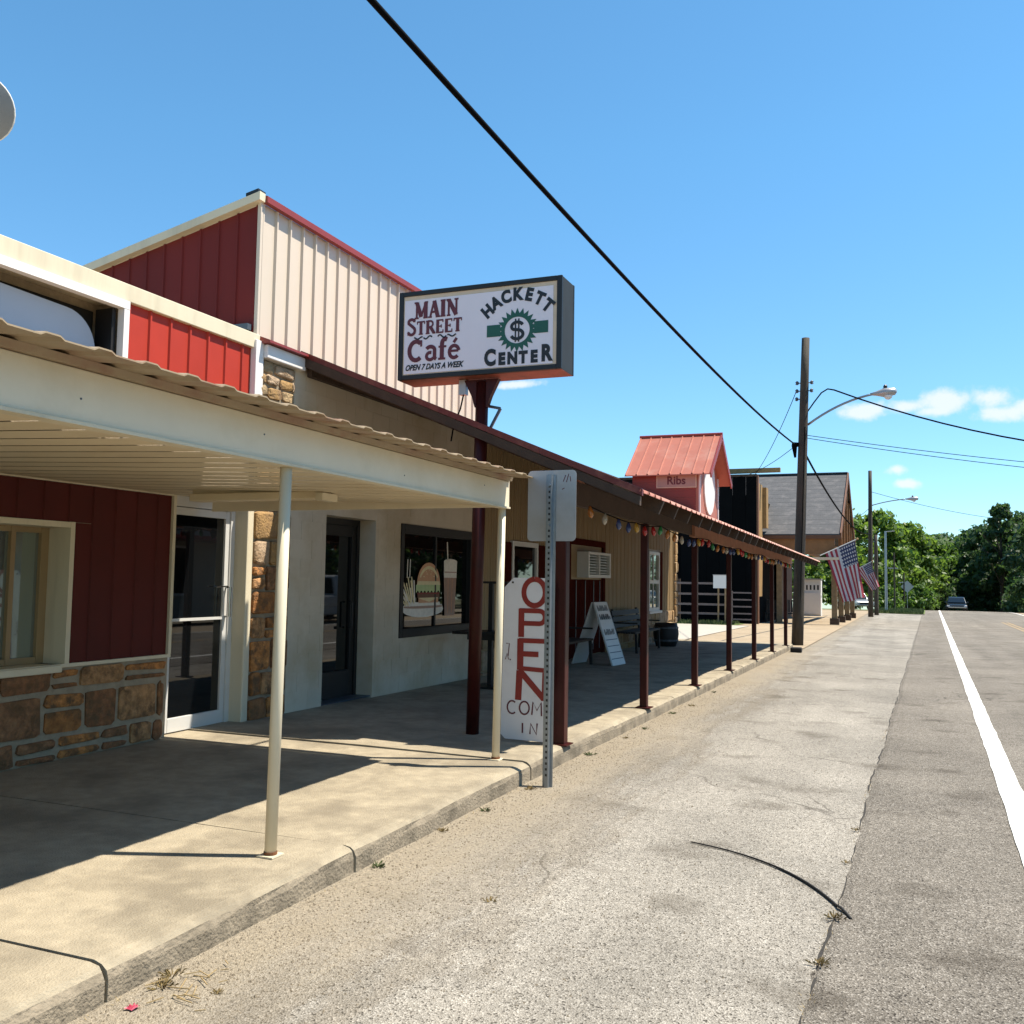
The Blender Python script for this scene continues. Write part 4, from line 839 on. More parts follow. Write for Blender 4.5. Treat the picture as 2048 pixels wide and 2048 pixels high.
g = MB(); zb = gz(22.7)+.18; g.lathe((-5.3, 22.7, zb), [(.24,0),(.29,.15),(.31,.3),(.29,.45),(.26,.55),(.23,.55),(.22,.48)], 16); g.build('barrel', 'bench_black', pt, smooth=True)
for z_ in (.12, .42): MB().lathe((-5.3, 22.7, zb+z_), [(.296,0),(.302,.005),(.302,.04),(.296,.045)], 16).build('hoop', 'steel_grey', pt)
af = thing('sandwich_board', 'white folding A-frame sandwich board with black lettering under the porch', 'sandwich board', (-4.75, 16.6, gz(16.6)+.18))
az = gz(16.6)+.18; dirf = Vector((1,-.12,0)).normalized(); sdv = Vector((.12,1,0)).normalized()*.30; apex = Vector((-5.08, 16.52, az+1.10))
for s_, nm in ((1, 'front_panel'), (-1, 'rear_panel')):
    ft = apex+Vector((0,0,-1.10))+dirf*(.38 if s_ > 0 else -.38)
    nrm = (ft-apex).cross(sdv).normalized()*(.02 if s_ > 0 else -.02)
    pn = MB().prism([apex-sdv, apex+sdv, ft+sdv, ft-sdv], nrm).build(nm, 'white_paint', af)
    if s_ > 0:
        nn = nrm.normalized(); nn = nn if nn.dot(Vector((0,0,0))-apex) > 0 else -nn
        def pf(x, y, off=.026): return tuple(apex+(ft-apex)*(1-y)+sdv*x+nn*off)
        for yv, n_ in ((.90, 4), (.76, 5), (.52, 4)):         # letters too blurred to read: short heavy strokes
            mb = MB()
            for i in range(n_):
                x = (i-(n_-1)/2)*1.5/n_
                put2d(mb, stroke([(x-.10, yv-.045), (x-.10, yv+.045)], .09), lambda x, y, pf=pf: pf(x, y), 0, 0); put2d(mb, stroke([(x+.08, yv-.04), (x+.08, yv+(.045 if i % 2 else .01))], .09), lambda x, y, pf=pf: pf(x, y), 0, 0)
            mb.build('lettering', 'ink_black', pn)
        for yv in (.40, .30, .20, .10): put2d(MB(), stroke([(-.85, yv), (.85, yv)], .012), lambda x, y, pf=pf: pf(x, y, .0255), 0, 0).build('letter_track', 'steel_grey', pn)
        for xe in (-.97, .97): put2d(MB(), stroke([(xe, .0), (xe, 1)], .06), lambda x, y, pf=pf: pf(x, y, .024), 0, 0).build('edge_rail', 'sign_back', pn)
# coloured party lights strung along the porch beam
sl = thing('string_lights', 'string of coloured lantern bulbs hung along the porch beam', 'string lights', (-2.72, 8.2, 2.3))
cols = ['bulb_orange', 'bulb_green', 'bulb_red', 'bulb_yellow', 'bulb_blue', 'bulb_white']; ms_ = {}
for c in cols: 
    mb = MB(); mb.lathe((0,0,0), [(.010,.01),(.022,-.02),(.030,-.05),(.023,-.08),(.006,-.10)], 10); ms_[c] = mb.mesh('bulb', smooth=True, mats=[c])
path = []; y = 8.35; i = 0
while y < 25.2:
    zc = 2.30-.0085*(y-7.6)-.05*abs(math.sin((y-8.3)*1.1))-random.uniform(0, .03); path.append((-2.665, y, zc))
    o = bpy.data.objects.new('bulb', ms_[cols[(i*5+i//3) % 6]]); COL.objects.link(o); o.parent = sl; o.location = Vector((-2.665, y, zc-.01))-origin(sl); o.rotation_euler = (random.uniform(-.2,.2), random.uniform(-.2,.2), 0)
    y += .34+random.uniform(-.09, .16); i += 1
MB().tube(path, .006, 5).build('cord', 'cable_black', sl)

# ------------------------------------------------------------------ satellite dish on the storefront roof
sdx = thing('satellite_dish', 'grey satellite dish on a bent mast on the storefront roof', 'satellite dish', (-6.75, 5.0, 3.95))
cc_ = Vector((-6.62, 5.02, 5.20)); nn = Vector((-.55, .72, .42)).normalized(); a_ = nn.orthogonal().normalized(); b_ = nn.cross(a_)
g = MB(); rows = []
for r_ in (0.001, .09, .17, .22, .26): rows.append([cc_+(a_*math.cos(t*math.pi/12)+b_*math.sin(t*math.pi/12))*r_+nn*(r_*r_*.75-.06) for t in range(25)])
g.grid(rows); g.grid([[p-nn*.008 for p in r_][::-1] for r_ in rows]); mat('dish_grey', (.30,.32,.34), .5, .06); g.build('reflector', 'dish_grey', sdx, smooth=True)
rim = [cc_+(a_*math.cos(t*math.pi/16)+b_*math.sin(t*math.pi/16))*.26-nn*.008 for t in range(33)]; MB().tube(rim, .008, 6, False).build('rim', 'white_paint', sdx)
MB().tube([(-6.75, 5.0, 3.95), (-6.75, 5.02, 4.9), cc_-nn*.08], .022, 8).build('mast', 'galvanised', sdx)
MB().tube([cc_-b_*.28, cc_+nn*.32-b_*.2], .01, 6).build('feed_arm', 'galvanised', sdx); MB().tube([cc_+nn*.32-b_*.2, cc_+nn*.25-b_*.13], .03, 8).build('feed_horn', 'white_paint', sdx)

# ------------------------------------------------------------------ utility poles, lamps, cables
def pole(label, x, y, h, lean, r0=.165, r1=.11):
    z = gz(y); t = thing('utility_pole', label, 'utility pole', (x, y, z), 'utility poles along the kerb')
    tp = Vector((x+lean, y, z+h)); bs = Vector((x, y, z-.1))
    n = 8; MB().tube([bs+(tp-bs)*i/n for i in range(n+1)], [r0+(r1-r0)*i/n for i in range(n+1)], 14).build('shaft', 'pole_wood', t, smooth=True)
    return t, bs, tp
def along(bs, tp, z): return bs+(tp-bs)*((z-bs.z)/(tp.z-bs.z))
p1, b1, t1 = pole('tall leaning wooden utility pole with lamp arm at the end of the porch', -2.76, 27.7, 8.72, .28)
for i, zz_ in enumerate((7.28, 7.05, 6.82)):
    c = along(b1, t1, zz_)
    for s_ in (-1, 1):
        if s_ > 0 and i == 2: continue
        MB().lathe(c+Vector((s_*.20, 0, -.05)), [(.02,0),(.05,.02),(.035,.05),(.05,.08),(.02,.11)], 8).build('insulator', 'steel_grey', p1); MB().tube([c, c+Vector((s_*.2, 0, 0))], .015, 6).build('pin', 'steel_grey', p1)
c = along(b1, t1, 5.5); MB().tube([c+Vector((-.12,-.02,.03)), c+Vector((-.24,-.12,.0))], [.06,.09], 8).build('cable_clamp', 'cable_black', p1); MB().tube([c+Vector((-.22,-.1,0)), c+Vector((-.2,-.08,-.35))], [.08,.03], 8).build('splice_case', 'cable_black', p1)
MB().tube([along(b1, t1, z_)+Vector((.06,-.13,0)) for z_ in (.1, 2, 4, 6)], .012, 5).build('ground_wire', 'cable_black', p1)
p2, b2, t2 = pole('thinner dark utility pole farther down the kerb behind the second flag', -1.95, 65, 9.4, .05)
p3, b3, t3 = pole('short wooden pole stub standing just behind the farther utility pole', -1.75, 71, 5.6, .0, .15, .12)
def lamp(label, base, tip, y):
    t = thing('street_lamp', label, 'street lamp', base, 'street lamps on pole arms'); b = Vector(base); e = Vector(tip); d = e-b
    pts = [b+Vector((d.x*k, d.y*k, d.z*(1-(1-k)**2.1))) for k in [i/12 for i in range(13)]]
    MB().tube(pts[:10], .032, 8).build('arm', 'galvanised', t, smooth=True)
    h = pts[9]; dv_ = (e-h).normalized(); g = MB()
    g.tube([h-dv_*.1, h+dv_*.05, h+(e-h)*.45, e-dv_*.05, e], [.03,.06,.13,.10,.03], 12); o = g.build('head', 'sign_back', t, smooth=True)
    MB().lathe(h+(e-h)*.5+Vector((0,0,.1)), [(.05,0),(.055,.08),(.02,.12)], 8).build('photocell', 'black_metal', t)
    MB().lathe(h+(e-h)*.62+Vector((0,0,-.20)), [(.05,0),(.10,.05),(.11,.11)], 10).build('lens', 'sign_white', t)
    return t
q_ = along(b1, t1, 6.08); lamp('grey cobra-head street lamp on curved arm of the near pole', q_+Vector((.12,0,0)), (-.10, 27.7, 6.90), 27.7)
q_ = along(b2, t2, 6.7); lamp('grey cobra-head street lamp on the far utility pole', q_+Vector((.1,0,0)), (.95, 65, 7.1), 65)
def cable(label, a, b, sag, r_, name='cable', n=24):
    a, b = Vector(a), Vector(b); t = MB().tube([a+(b-a)*(i/n)-Vector((0,0,sag*4*(i/n)*(1-i/n))) for i in range(n+1)], r_, 6)
    o = t.build(name, 'cable_black', None, smooth=True, loc=a); tag(o, label, 'cable'); return o
c = along(b1, t1, 5.52)
cable('thick black overhead cable crossing the sky to the clamp on the near pole', c+Vector((-.2,-.1,0)), (-2.76, -22, 6.0), .86, .021, n=60)
cable('black cable continuing from the near pole down to the far pole', along(b1, t1, 5.2)+Vector((.1,.1,0)), along(b2, t2, 4.9)+Vector((0,-.1,0)), .7, .03)
a = along(b1, t1, 6.45)+Vector((.1,0,0)); g = MB(); pts = [a, a+Vector((.18,.0,.26)), a+Vector((.38,0,.52)), a+Vector((.55,0,.62)), a+Vector((.72,0,.58))]; e = Vector((12, 26, 4.9)); s0 = pts[-1]
pts += [s0+(e-s0)*(i/20)-Vector((0,0,1.1*4*(i/20)*(1-i/20))) for i in range(1, 21)]
tag(g.tube(pts, .022, 6).build('service_cable', 'cable_black', None, smooth=True, loc=a), 'drooping black service cable looping from the near pole to the right', 'cable')
cable('upper thin wire running right from the near pole below the clouds', along(b1, t1, 5.78)+Vector((.12,0,0)), (12, 33.4, 4.6), .22, .009)
cable('lower thin wire running right from the near pole below the clouds', along(b1, t1, 5.70)+Vector((.12,0,0)), (12, 33.0, 4.35), .25, .009)
cable('thin wire from the pole top down to the black building', along(b1, t1, 7.1)+Vector((-.2,0,0)), (-6.6, 43.6, 6.0), .4, .010)
cable('thin wire from the cable clamp back to the cedar lodge ridge', along(b1, t1, 5.6)+Vector((-.1,.1,0)), (-9, 52, 7.4), .4, .010)
cable('thin wire slanting down from the far pole across the trees', along(b2, t2, 7.6), (14, 98, 7.5), .6, .016)
cable('short thin wire from the far pole to the lodge gable', along(b2, t2, 6.6), (-2.9, 57.5, 5.4), .2, .014)
lp = thing('light_pole', 'slim grey metal light pole far down the verge', 'light pole', (-1.3, 83, gz(83)), 'slim poles far down the verge')
MB().tube([(-1.3, 83, gz(83)-.1), (-1.3, 83, 6.0)], [.11,.08], 10).build('shaft', 'galvanised', lp); MB().tube([(-1.3,83,5.95), (-.6,83,6.0)], .04, 6).build('arm', 'galvanised', lp)
for i, (px_, py_, h_) in enumerate(((-.75, 92, 5.2), (.05, 99, 3.6))):
    q = thing('slim_pole', ['slim pole with cross arm past the light pole', 'thin short pole at the grass verge end'][i], 'pole', (px_, py_, gz(py_)), 'slim poles far down the verge')
    MB().tube([(px_, py_, gz(py_)-.1), (px_, py_, gz(py_)+h_)], .07, 8).build('shaft', 'pole_wood', q); MB().box((px_-.5, py_-.04, gz(py_)+h_*.72), (px_+.3, py_+.04, gz(py_)+h_*.72+.1)).build('cross_arm', 'sign_back', q)
ds = thing('diamond_sign', 'grey back of a diamond road sign beside the far verge', 'road sign', (.35, 104, gz(104)))
MB().tube([(.35, 104, gz(104)-.1), (.35, 104, gz(104)+2.9)], .035, 6).build('post', 'galvanised', ds)
MB().prism([(.35+.62*math.cos(R(a)), 103.93, gz(104)+2.35+.62*math.sin(R(a))) for a in range(0, 360, 90)], (0, .02, 0)).build('plate', 'sign_back', ds)

# ------------------------------------------------------------------ black clad building, rail fence, cedar lodge
bb = thing('black_building', 'tall black clad false front with ochre timber edge beyond the porch', 'building', (-10, 44, gz(44)))
MB().box((-24, 44.02, -.5), (-6.2, 52, 5.6)).build('wall', 'black_cladding', bb)
x = -24.
while x < -6.2:
    e = min(x+.6, -6.12); MB().box((x+.006, 43.97, -.35), (e-.006, 44.019, 6.45)).build('cladding_board', 'black_cladding', bb); x = e
MB().box((-24, 43.94, 6.451), (-6.1, 44.1, 6.56)).build('coping', 'dark_wood', bb)
MB().box((-6.119, 43.95, -.35), (-6.05, 44.25, 6.5)).build('corner_board', 'cedar_dark', bb); MB().box((-6.195, 44.26, 1.0), (-6.08, 45.6, 6.2)).build('side_boarding', 'ochre_wood', bb)
MB().box((-6.6, 45.61, 4.2), (-5.9, 46.3, 6.1)).build('side_dormer', 'ochre_wood', bb); MB().prism([(-10.5, 45, 6.7), (-5.2, 45, 6.75), (-5.2, 45, 6.95), (-10.5, 45, 6.95)], (0, .25, 0)).build('ridge_beam', 'ochre_wood', bb)
nb = thing('notice_board', 'small white notice board on the rail fence before the black wall', 'sign', (-7.3, 41.75, gz(42)))
MB().box((-7.66, 41.70, 1.36), (-6.94, 41.735, 1.92)).build('board', 'white_paint', nb); MB().box((-7.68, 41.69, 1.921), (-6.92, 41.745, 1.95)).build('frame', 'sign_back', nb)
for x in (-7.45, -7.15): MB().box((x-.03, 41.74, gz(42)), (x+.03, 41.78, 1.9)).build('leg', 'post_wood', nb)
fe = thing('rail_fence', 'dark stained rail fence with a gate in front of the black building', 'fence', (-9, 42, gz(42)))
mat('fence_rail', (.22,.17,.16), .6, .15)
for z_ in (1.52, 1.05, .60, .20): MB().box((-16, 41.93, z_), (-7.05, 41.99, z_+.09)).build('rail', 'fence_rail', fe)
x = -15.9
while x < -7.0: MB().box((x, 42.0, gz(42)-.2), (x+.12, 42.1, 1.75)).build('post', 'dark_wood', fe); x += 2.2
gt_ = MB(); gt_.box((-6.95, 41.9, -.1), (-6.87, 41.97, 1.25)); gt_.box((-6.0, 41.9, -.1), (-5.93, 41.97, 1.25)); gt_ = gt_.build('gate', 'fence_rail', fe)
for z_ in (1.15, .85, .55, .25, 0): MB().box((-6.869, 41.91, z_), (-6.001, 41.96, z_+.06)).build('gate_rail', 'fence_rail', gt_)

ld = thing('cedar_lodge', 'cedar lodge with big grey shingle roof and timber gable facing the road', 'building', (-6, 53, gz(53)))
LX1, LX0, LY0, LY1, LR, LE = -2.66, -16., 46., 60., 7.45, 3.9; lm = 53.
for ya, yb in ((LY0, lm), (LY1, lm)):
    nrow = 14
    for i in range(nrow):     # shingle courses stepped like real roofing
        k0, k1 = i/nrow, (i+1)/nrow+.01; A = (ya+(yb-ya)*k0, LE+(LR-LE)*k0); B = (ya+(yb-ya)*k1, LE+(LR-LE)*k1)
        g = MB(); g.add([(LX0, A[0], A[1]+.026), (LX1, A[0], A[1]+.026), (LX1, B[0], B[1]+.02), (LX0, B[0], B[1]+.02), (LX0, A[0], A[1]-.03), (LX1, A[0], A[1]-.03), (LX1, B[0], B[1]-.05), (LX0, B[0], B[1]-.05)], [(0,1,2,3), (7,6,5,4), (0,4,5,1), (1,5,6,2)])
        g.build('shingle_course', 'shingle', ld)
    MB().beam((LX1+.03, ya, LE-.06), (LX1+.03, yb, LR-.06), .06, .30).build('barge_board', 'cedar_dark', ld)
    MB().beam((LX0, ya, LE-.12), (LX1+.05, ya, LE-.12), .08, .16).build('eave_board', 'cedar_dark', ld)
MB().beam((LX0, lm, LR+.06), (LX1, lm, LR+.06), .3, .06).build('ridge_cap', 'shingle', ld)
MB().prism([(-4.6, LY0+.4, 3.2), (-4.6, LY1-.4, 3.2), (-4.6, LY1-.4, LE+.1), (-4.6, lm, LR-.15), (-4.6, LY0+.4, LE+.1)], (-.2, 0, 0)).build('gable_wall', 'cedar', ld)
for yv in (48.2, 50.6, 53, 55.4, 57.8): MB().box((-2.86, yv-.12, 3.35), (-2.70, yv+.12, LE+(LR-LE)*(1-abs(yv-lm)/7)-.15)).build('king_post', 'cedar', ld)
MB().box((-2.9, LY0-.2, 3.05), (-2.66, LY1+.2, 3.34)).build('tie_beam', 'cedar', ld)
MB().box((LX0, LY0+.1, 3.0), (-2.91, LY0+.35, 3.75)).build('header_beam', 'cedar', ld); MB().box((LX0, LY0-.3, 2.72), (-2.7, LY0+.09, 2.84)).build('porch_edge', 'sign_edge', ld)
MB().box((LX0, LY0+4, -.6), (-6.2, LY1-.5, 3.9)).build('wall', 'cedar_dark', ld)
MB().box((-11, LY0+3.93, -.3), (-10, LY0+3.99, 2.0)).build('door', 'ochre_wood', ld); MB().box((-9, LY0+3.93, .6), (-7.2, LY0+3.99, 2.2)).build('window', 'dark_glass', ld)
for (x, y) in ((-2.95, 46.35), (-2.9, 50.46), (-2.82, 54.34), (-2.8, 59.6), (-5.4, 46.3), (-6.6, 46.3), (-8.2, 46.3)):
    MB().box((x-.12, y-.12, gz(y)-.1), (x+.12, y+.12, 3.06)).build('post', 'post_wood', ld)
    if x > -3: MB().box((x-.2, y-.2, gz(y)), (x+.2, y+.2, gz(y)+.35)).build('post_base', 'dark_wood', ld)
MB().beam((-2.75, 46.0, 3.3), (-2.1, 46.0, 3.0), .1, .12).build('knee_brace', 'ochre_wood', ld)
for i, (x, y) in enumerate(((-4.9, 47.0), (-5.9, 47.3), (-7.2, 46.9))):
    c_ = thing('porch_chair', ['dark slatted chair nearest the road on the lodge porch', 'dark slatted chair second from the road on the lodge porch', 'dark slatted chair third from the road on the lodge porch'][i], 'chair', (x, y, gz(y)+.06), 'chairs on the lodge porch'); z = gz(y)+.06
    for dx in (-.25, .25):
        for dy in (-.22, .22): MB().box((x+dx-.03, y+dy-.03, z), (x+dx+.03, y+dy+.03, z+(.42 if dy < 0 else 1.1))).build('leg', 'bench_black', c_)
    MB().box((x-.28, y-.26, z+.42), (x+.28, y+.25, z+.47)).build('seat', 'bench_black', c_)
    for k in range(4): MB().box((x-.2+k*.12, y+.2, z+.5), (x-.13+k*.12, y+.24, z+1.08)).build('back_slat', 'bench_black', c_)
ic = thing('ice_chest', 'tall white ice chest with dark lettering beside the lodge', 'ice chest', (-5.3, 62.5, gz(62.5)))
zi = gz(62.5)+.06; MB().box((-5.95, 62.1, zi), (-4.75, 63, zi+2.25)).build('cabinet', 'white_paint', ic); MB().box((-5.93, 62.04, zi+.12), (-4.77, 62.095, zi+1.45)).build('door', 'white_trim', ic); MB().box((-5.98, 62.0, zi+2.251), (-4.72, 63.05, zi+2.32)).build('top', 'sign_back', ic)
g = MB()
for k in range(5): put2d(g, stroke([(-5.8+k*.22, zi+1.62), (-5.8+k*.22, zi+1.92)], .10), lambda x, y: (x, 62.095, y), 0, 0)
g.build('lettering', 'ink_black', ic)

# ------------------------------------------------------------------ flags
def flag(label, A, B, drop, skew, post):
    """hoist runs up the staff from A to B; cloth hangs down from it, canton at the staff tip"""
    A, B = Vector(A), Vector(B); t = thing('flag', label, 'flag', post, 'stars and stripes flags along the street')
    d = (B-A).normalized(); MB().tube([A-d*.25, B+d*.12], .022, 8).build('staff', 'white_paint', t); MB().lathe(B+d*.12, [(.01,-.05),(.05,-.02),(.06,.02),(.03,.06)], 8).build('finial', 'ochre_wood', t)
    nu, nv = 26, 30; g = MB(); rows = []
    for j in range(nv+1):
        v = j/nv; row = []
        for i in range(nu+1):
            u = i/nu; p = A+(B-A)*u+Vector((skew*v*(1-.45*u), 0, -drop*(v*(.92+.12*u))))
            w = .10*math.sin(u*9+v*3.2)*v+.05*math.sin(u*17-v*4)*v
            row.append(p+Vector((w*.25, w-.12*v, .03*math.sin(u*11)*v)))
        rows.append(row)
    n = nu+1; vs = [p for r_ in rows for p in r_]; k0 = len(g.v); g.v += vs
    for j in range(nv):
        for i in range(nu):
            st = int((nu-1-i)/2)           # thirteen stripes, first one at the staff tip
            canton = st < 7 and j < nv*.4
            g.f.append((j*n+i, j*n+i+1, (j+1)*n+i+1, (j+1)*n+i)); 
            star = canton and (i % 2 == 0) and (j % 2 == 1)
            g.m.append(1 if star else 2 if canton else (0 if st % 2 == 0 else 1))
    g.build('cloth', ['flag_red', 'flag_white', 'flag_blue'], t, smooth=True); return t
flag('large stars and stripes flag hanging from the first lodge post', (-3.30, 45.75, 3.02), (-2.02, 45.75, 3.62), 2.45, .75, (-2.95, 45.9, 3.0))
flag('smaller pale flag hanging on the farther utility pole', (-2.78, 64.2, 2.55), (-1.90, 64.2, 3.05), 1.45, .95, (-2.0, 64.8, 2.9))

# ------------------------------------------------------------------ vehicles
def car(label, loc, rz, body, kind='suv', group=None, cat='car', name='parked_car'):
    Lh, Wd, H = {'suv': (4.7, 1.85, 1.75), 'pickup': (5.6, 1.95, 1.85), 'sedan': (4.6, 1.8, 1.42)}[kind]
    t = thing(name, label, cat, loc, group); t.rotation_euler = (0, 0, rz); ORG[t.name] = Vector()
    a = Lh/2; belt = H*.57; sill = .32
    lower = {'suv': [(-a,.45),(-a,belt*.95),(-a+.1,belt),(a-1.35,belt),(a-.25,belt*.88),(a,belt*.72),(a,.42)], 'pickup': [(-a,.5),(-a,belt),(a-1.4,belt+.02),(a-.2,belt*.93),(a,belt*.8),(a,.45)], 'sedan': [(-a,.42),(-a,belt*.9),(-a+.6,belt),(a-1.3,belt),(a-.2,belt*.85),(a,belt*.65),(a,.4)]}[kind]+[(a-.2,sill),(-a+.2,sill)]
    cab = {'suv': [(-a+.12,belt),(-a+.38,H-.06),(-a+.6,H),(a-2.2,H),(a-1.95,H-.05),(a-1.3,belt)], 'pickup': [(-.55,belt),(-.45,H-.03),(-.3,H),(.85,H),(1.0,H-.04),(1.65,belt)], 'sedan': [(-a+.6,belt),(-a+1.25,H-.04),(-a+1.5,H),(a-2.1,H),(a-1.9,H-.04),(a-1.2,belt)]}[kind]
    def loft(pr, ws):
        g = MB(); n = len(pr)
        for s_, k in ((-1, 0), (1, 1)): pass
        L_ = [(x, -w/2, z) for (x, z), w in zip(pr, ws)]; R_ = [(x, w/2, z) for (x, z), w in zip(pr, ws)]
        g.add(L_+R_, [tuple(range(n)), tuple(range(2*n-1, n-1, -1))]+[(i, n+i, n+(i+1) % n, (i+1) % n) for i in range(n)]); return g
    bevel(loft(lower, [Wd*(.9 if abs(x) > a-.3 else 1) for x, z in lower]).build('body', body, t), .06, 3)
    bevel(loft(cab, [Wd*(.97 if z < belt+.05 else .80) for x, z in cab]).build('cabin', body, t), .05, 3)
    k_ = .0; x0, x1 = cab[0][0], cab[-1][0]
    ws_ = [(x1-.10, belt+.05), (x1-.58 if kind != 'sedan' else x1-.62, H-.10)]
    for s_ in (-1, 1):
        y0_, y1_ = s_*Wd*.49, s_*Wd*.415
        MB().prism([(x0+.25, y0_, belt+.06), (x1-.25, y0_, belt+.06), (x1-.72, y1_, H-.13), (x0+.42, y1_, H-.13)], (0, s_*.012, 0)).build('side_window', 'car_glass', t)
    for A, B in ((cab[-1], cab[-2]), (cab[0], cab[1])):
        d = 1 if A is cab[-1] else -1
        MB().prism([(A[0]-d*.03, -Wd*.42, belt+.06), (A[0]-d*.03, Wd*.42, belt+.06), (B[0]+d*.06, Wd*.36, H-.14), (B[0]+d*.06, -Wd*.36, H-.14)], (d*.05, 0, .03)).build('windscreen', 'car_glass', t)
    for xs_ in (-a+.85, a-.9):
        for s_ in (-1, 1):
            c = Vector((xs_, s_*(Wd/2-.1), .34)); w = MB().tube([c-Vector((0,.11,0)), c+Vector((0,.11,0))], .34, 18).build('wheel', 'rubber', t); MB().tube([c+Vector((0,s_*.10,0)), c+Vector((0,s_*.125,0))], .21, 12).build('rim', 'chrome', w)
    for s_ in (-1, 1):
        bevel(MB().box((a-.07, s_*Wd*.43-.17, belt*.60), (a+.02, s_*Wd*.43+.10*-s_*0+.06, belt*.76)).build('headlight', 'sign_white', t), .02); MB().box((-a-.02, s_*Wd*.42-.1, belt*.6), (-a+.05, s_*Wd*.42+.1, belt*.85)).build('tail_light', 'car_red', t)
        MB().box((x1-.35, s_*Wd*.5, belt+.04), (x1-.2, s_*(Wd*.5+.18), belt+.18)).build('mirror', body, t)
    MB().box((a-.04, -Wd*.28, .50), (a+.03, Wd*.28, belt*.72)).build('grille', 'black_metal', t); bevel(MB().box((a-.1, -Wd*.46, .36), (a+.08, Wd*.46, .50)).build('bumper', 'chrome', t), .02)
    return t
car('silver four-wheel drive parked beyond the lodge behind the flags', (-4.3, 94, gz(94)), R(-62), 'car_silver', 'suv', name='parked_car')
car('dark car coming over the road crest with pale headlights', (4.9, 106, gz(106)+.02), R(-90), 'car_dark', 'sedan', name='moving_car')
car('white sedan parked under the trees at the right edge', (13.3, 99, gz(99)), R(200), 'car_white', 'sedan', name='parked_car')
car('white pickup across the street, mirrored in the cafe door', (8.9, 32, gz(32)), R(88), 'car_white', 'pickup', cat='pickup', name='parked_pickup')

# ------------------------------------------------------------------ trees
def crown_mesh(name, m_, seed, H, Rw, base, n, leaf, shape):
    """thousands of leaf clumps set on the shells of many lobes, with gaps between the lobes"""
    rg = random.Random(seed); lobes = []
    for i in range(74 if shape != 'pine' else 46):
        k = rg.random()
        if shape == 'pine': z = base+(H-base)*k; rmax = Rw*(1-k)**.8*.95+.25; th = rg.uniform(0, 6.28); q = rmax*math.sqrt(rg.random()); lr = rg.uniform(.45, .9)*(1.2-k*.6)
        else: z = base+(H-base)*k; rmax = Rw*math.sin(math.pi*min(.97, .18+k*.80))**.7; th = rg.uniform(0, 6.28); q = rmax*rg.uniform(.3, 1); lr = rg.uniform(.45, 1.3)*Rw*.22
        lobes.append((Vector((q*math.cos(th), q*math.sin(th), z)), lr))
    g = MB()
    for i in range(n):
        c, lr = lobes[rg.randrange(len(lobes))]
        d = Vector((rg.gauss(0,1), rg.gauss(0,1), rg.gauss(0,1)*.75)).normalized(); p = c+d*lr*(rg.random()**.42)*(1.55 if rg.random() < .10 else 1)
        s = leaf*rg.uniform(.5, 1.3); a = (d+Vector((rg.gauss(0,.6), rg.gauss(0,.6), rg.gauss(0,.6)))).normalized(); u_ = a.orthogonal().normalized(); v_ = a.cross(u_); an = rg.uniform(0, 6.28); e1 = u_*math.cos(an)+v_*math.sin(an); e2 = a.cross(e1)
        g.add([p-e1*s, p+e2*s*.5-e1*s*.1, p+e1*s, p-e2*s*.5+e1*s*.15], [(0,1,2,3)])
    return g.mesh(name, mats=[m_])
def trunk_mesh(seed, H, base, r_):
    rg = random.Random(seed); g = MB(); n = 6; pts = [Vector((rg.uniform(-.1,.1)*i/n, rg.uniform(-.1,.1)*i/n, -.3+(H*.8+.3)*i/n)) for i in range(n+1)]
    g.tube(pts, [r_*(1-.8*i/n) for i in range(n+1)], 8)
    for i in range(7):
        th = rg.uniform(0, 6.28); z = base*.7+(H*.55-base*.7)*rg.random(); l_ = H*.25; b = Vector((0,0,z)); e = b+Vector((math.cos(th)*l_*.8, math.sin(th)*l_*.8, l_*.7)); g.tube([b, (b+e)/2+Vector((0,0,.1)), e], [r_*.4, r_*.25, r_*.08], 6)
    return g.mesh('trunk', mats=['bark'])
KINDS = {'bright': (crown_mesh('crown', 'leaf_bright', 1, 9.6, 4.3, 1.6, 7600, .30, 'round'), trunk_mesh(1, 9.6, 2.2, .26)),
         'mid': (crown_mesh('crown', 'leaf_mid', 2, 9.0, 4.6, 1.4, 7600, .32, 'round'), trunk_mesh(2, 9, 2.2, .26)),
         'dark': (crown_mesh('crown', 'leaf_dark', 3, 11, 5.0, 1.2, 9000, .34, 'round'), trunk_mesh(3, 11, 2.2, .3)),
         'pine': (crown_mesh('crown', 'leaf_dark', 4, 13, 3.2, 3.0, 6500, .30, 'pine'), trunk_mesh(4, 14, 3.2, .26)),
         'darkbush': (crown_mesh('crown', 'leaf_dark', 6, 3.0, 2.2, .1, 3000, .22, 'round'), trunk_mesh(6, 2.6, .5, .08)),
         'bush': (crown_mesh('crown', 'leaf_mid', 5, 2.6, 1.9, .2, 2600, .2, 'round'), trunk_mesh(5, 2.4, .5, .08))}
def tree(label, kind, x, y, s=1., group='trees at the end of the street', dz=0):
    t = thing('shrub' if 'bush' in kind else 'pine_tree' if kind == 'pine' else 'broadleaf_tree', label, 'shrub' if 'bush' in kind else 'tree', (x, y, gz(y)+dz), group); t.scale = (s, s, s*random.uniform(.95, 1.05)); t.rotation_euler.z = random.uniform(0, 6.28)
    for me, nm in zip(KINDS[kind], ('crown', 'trunk')):
        o = bpy.data.objects.new(nm, me); COL.objects.link(o); o.parent = t
    return t

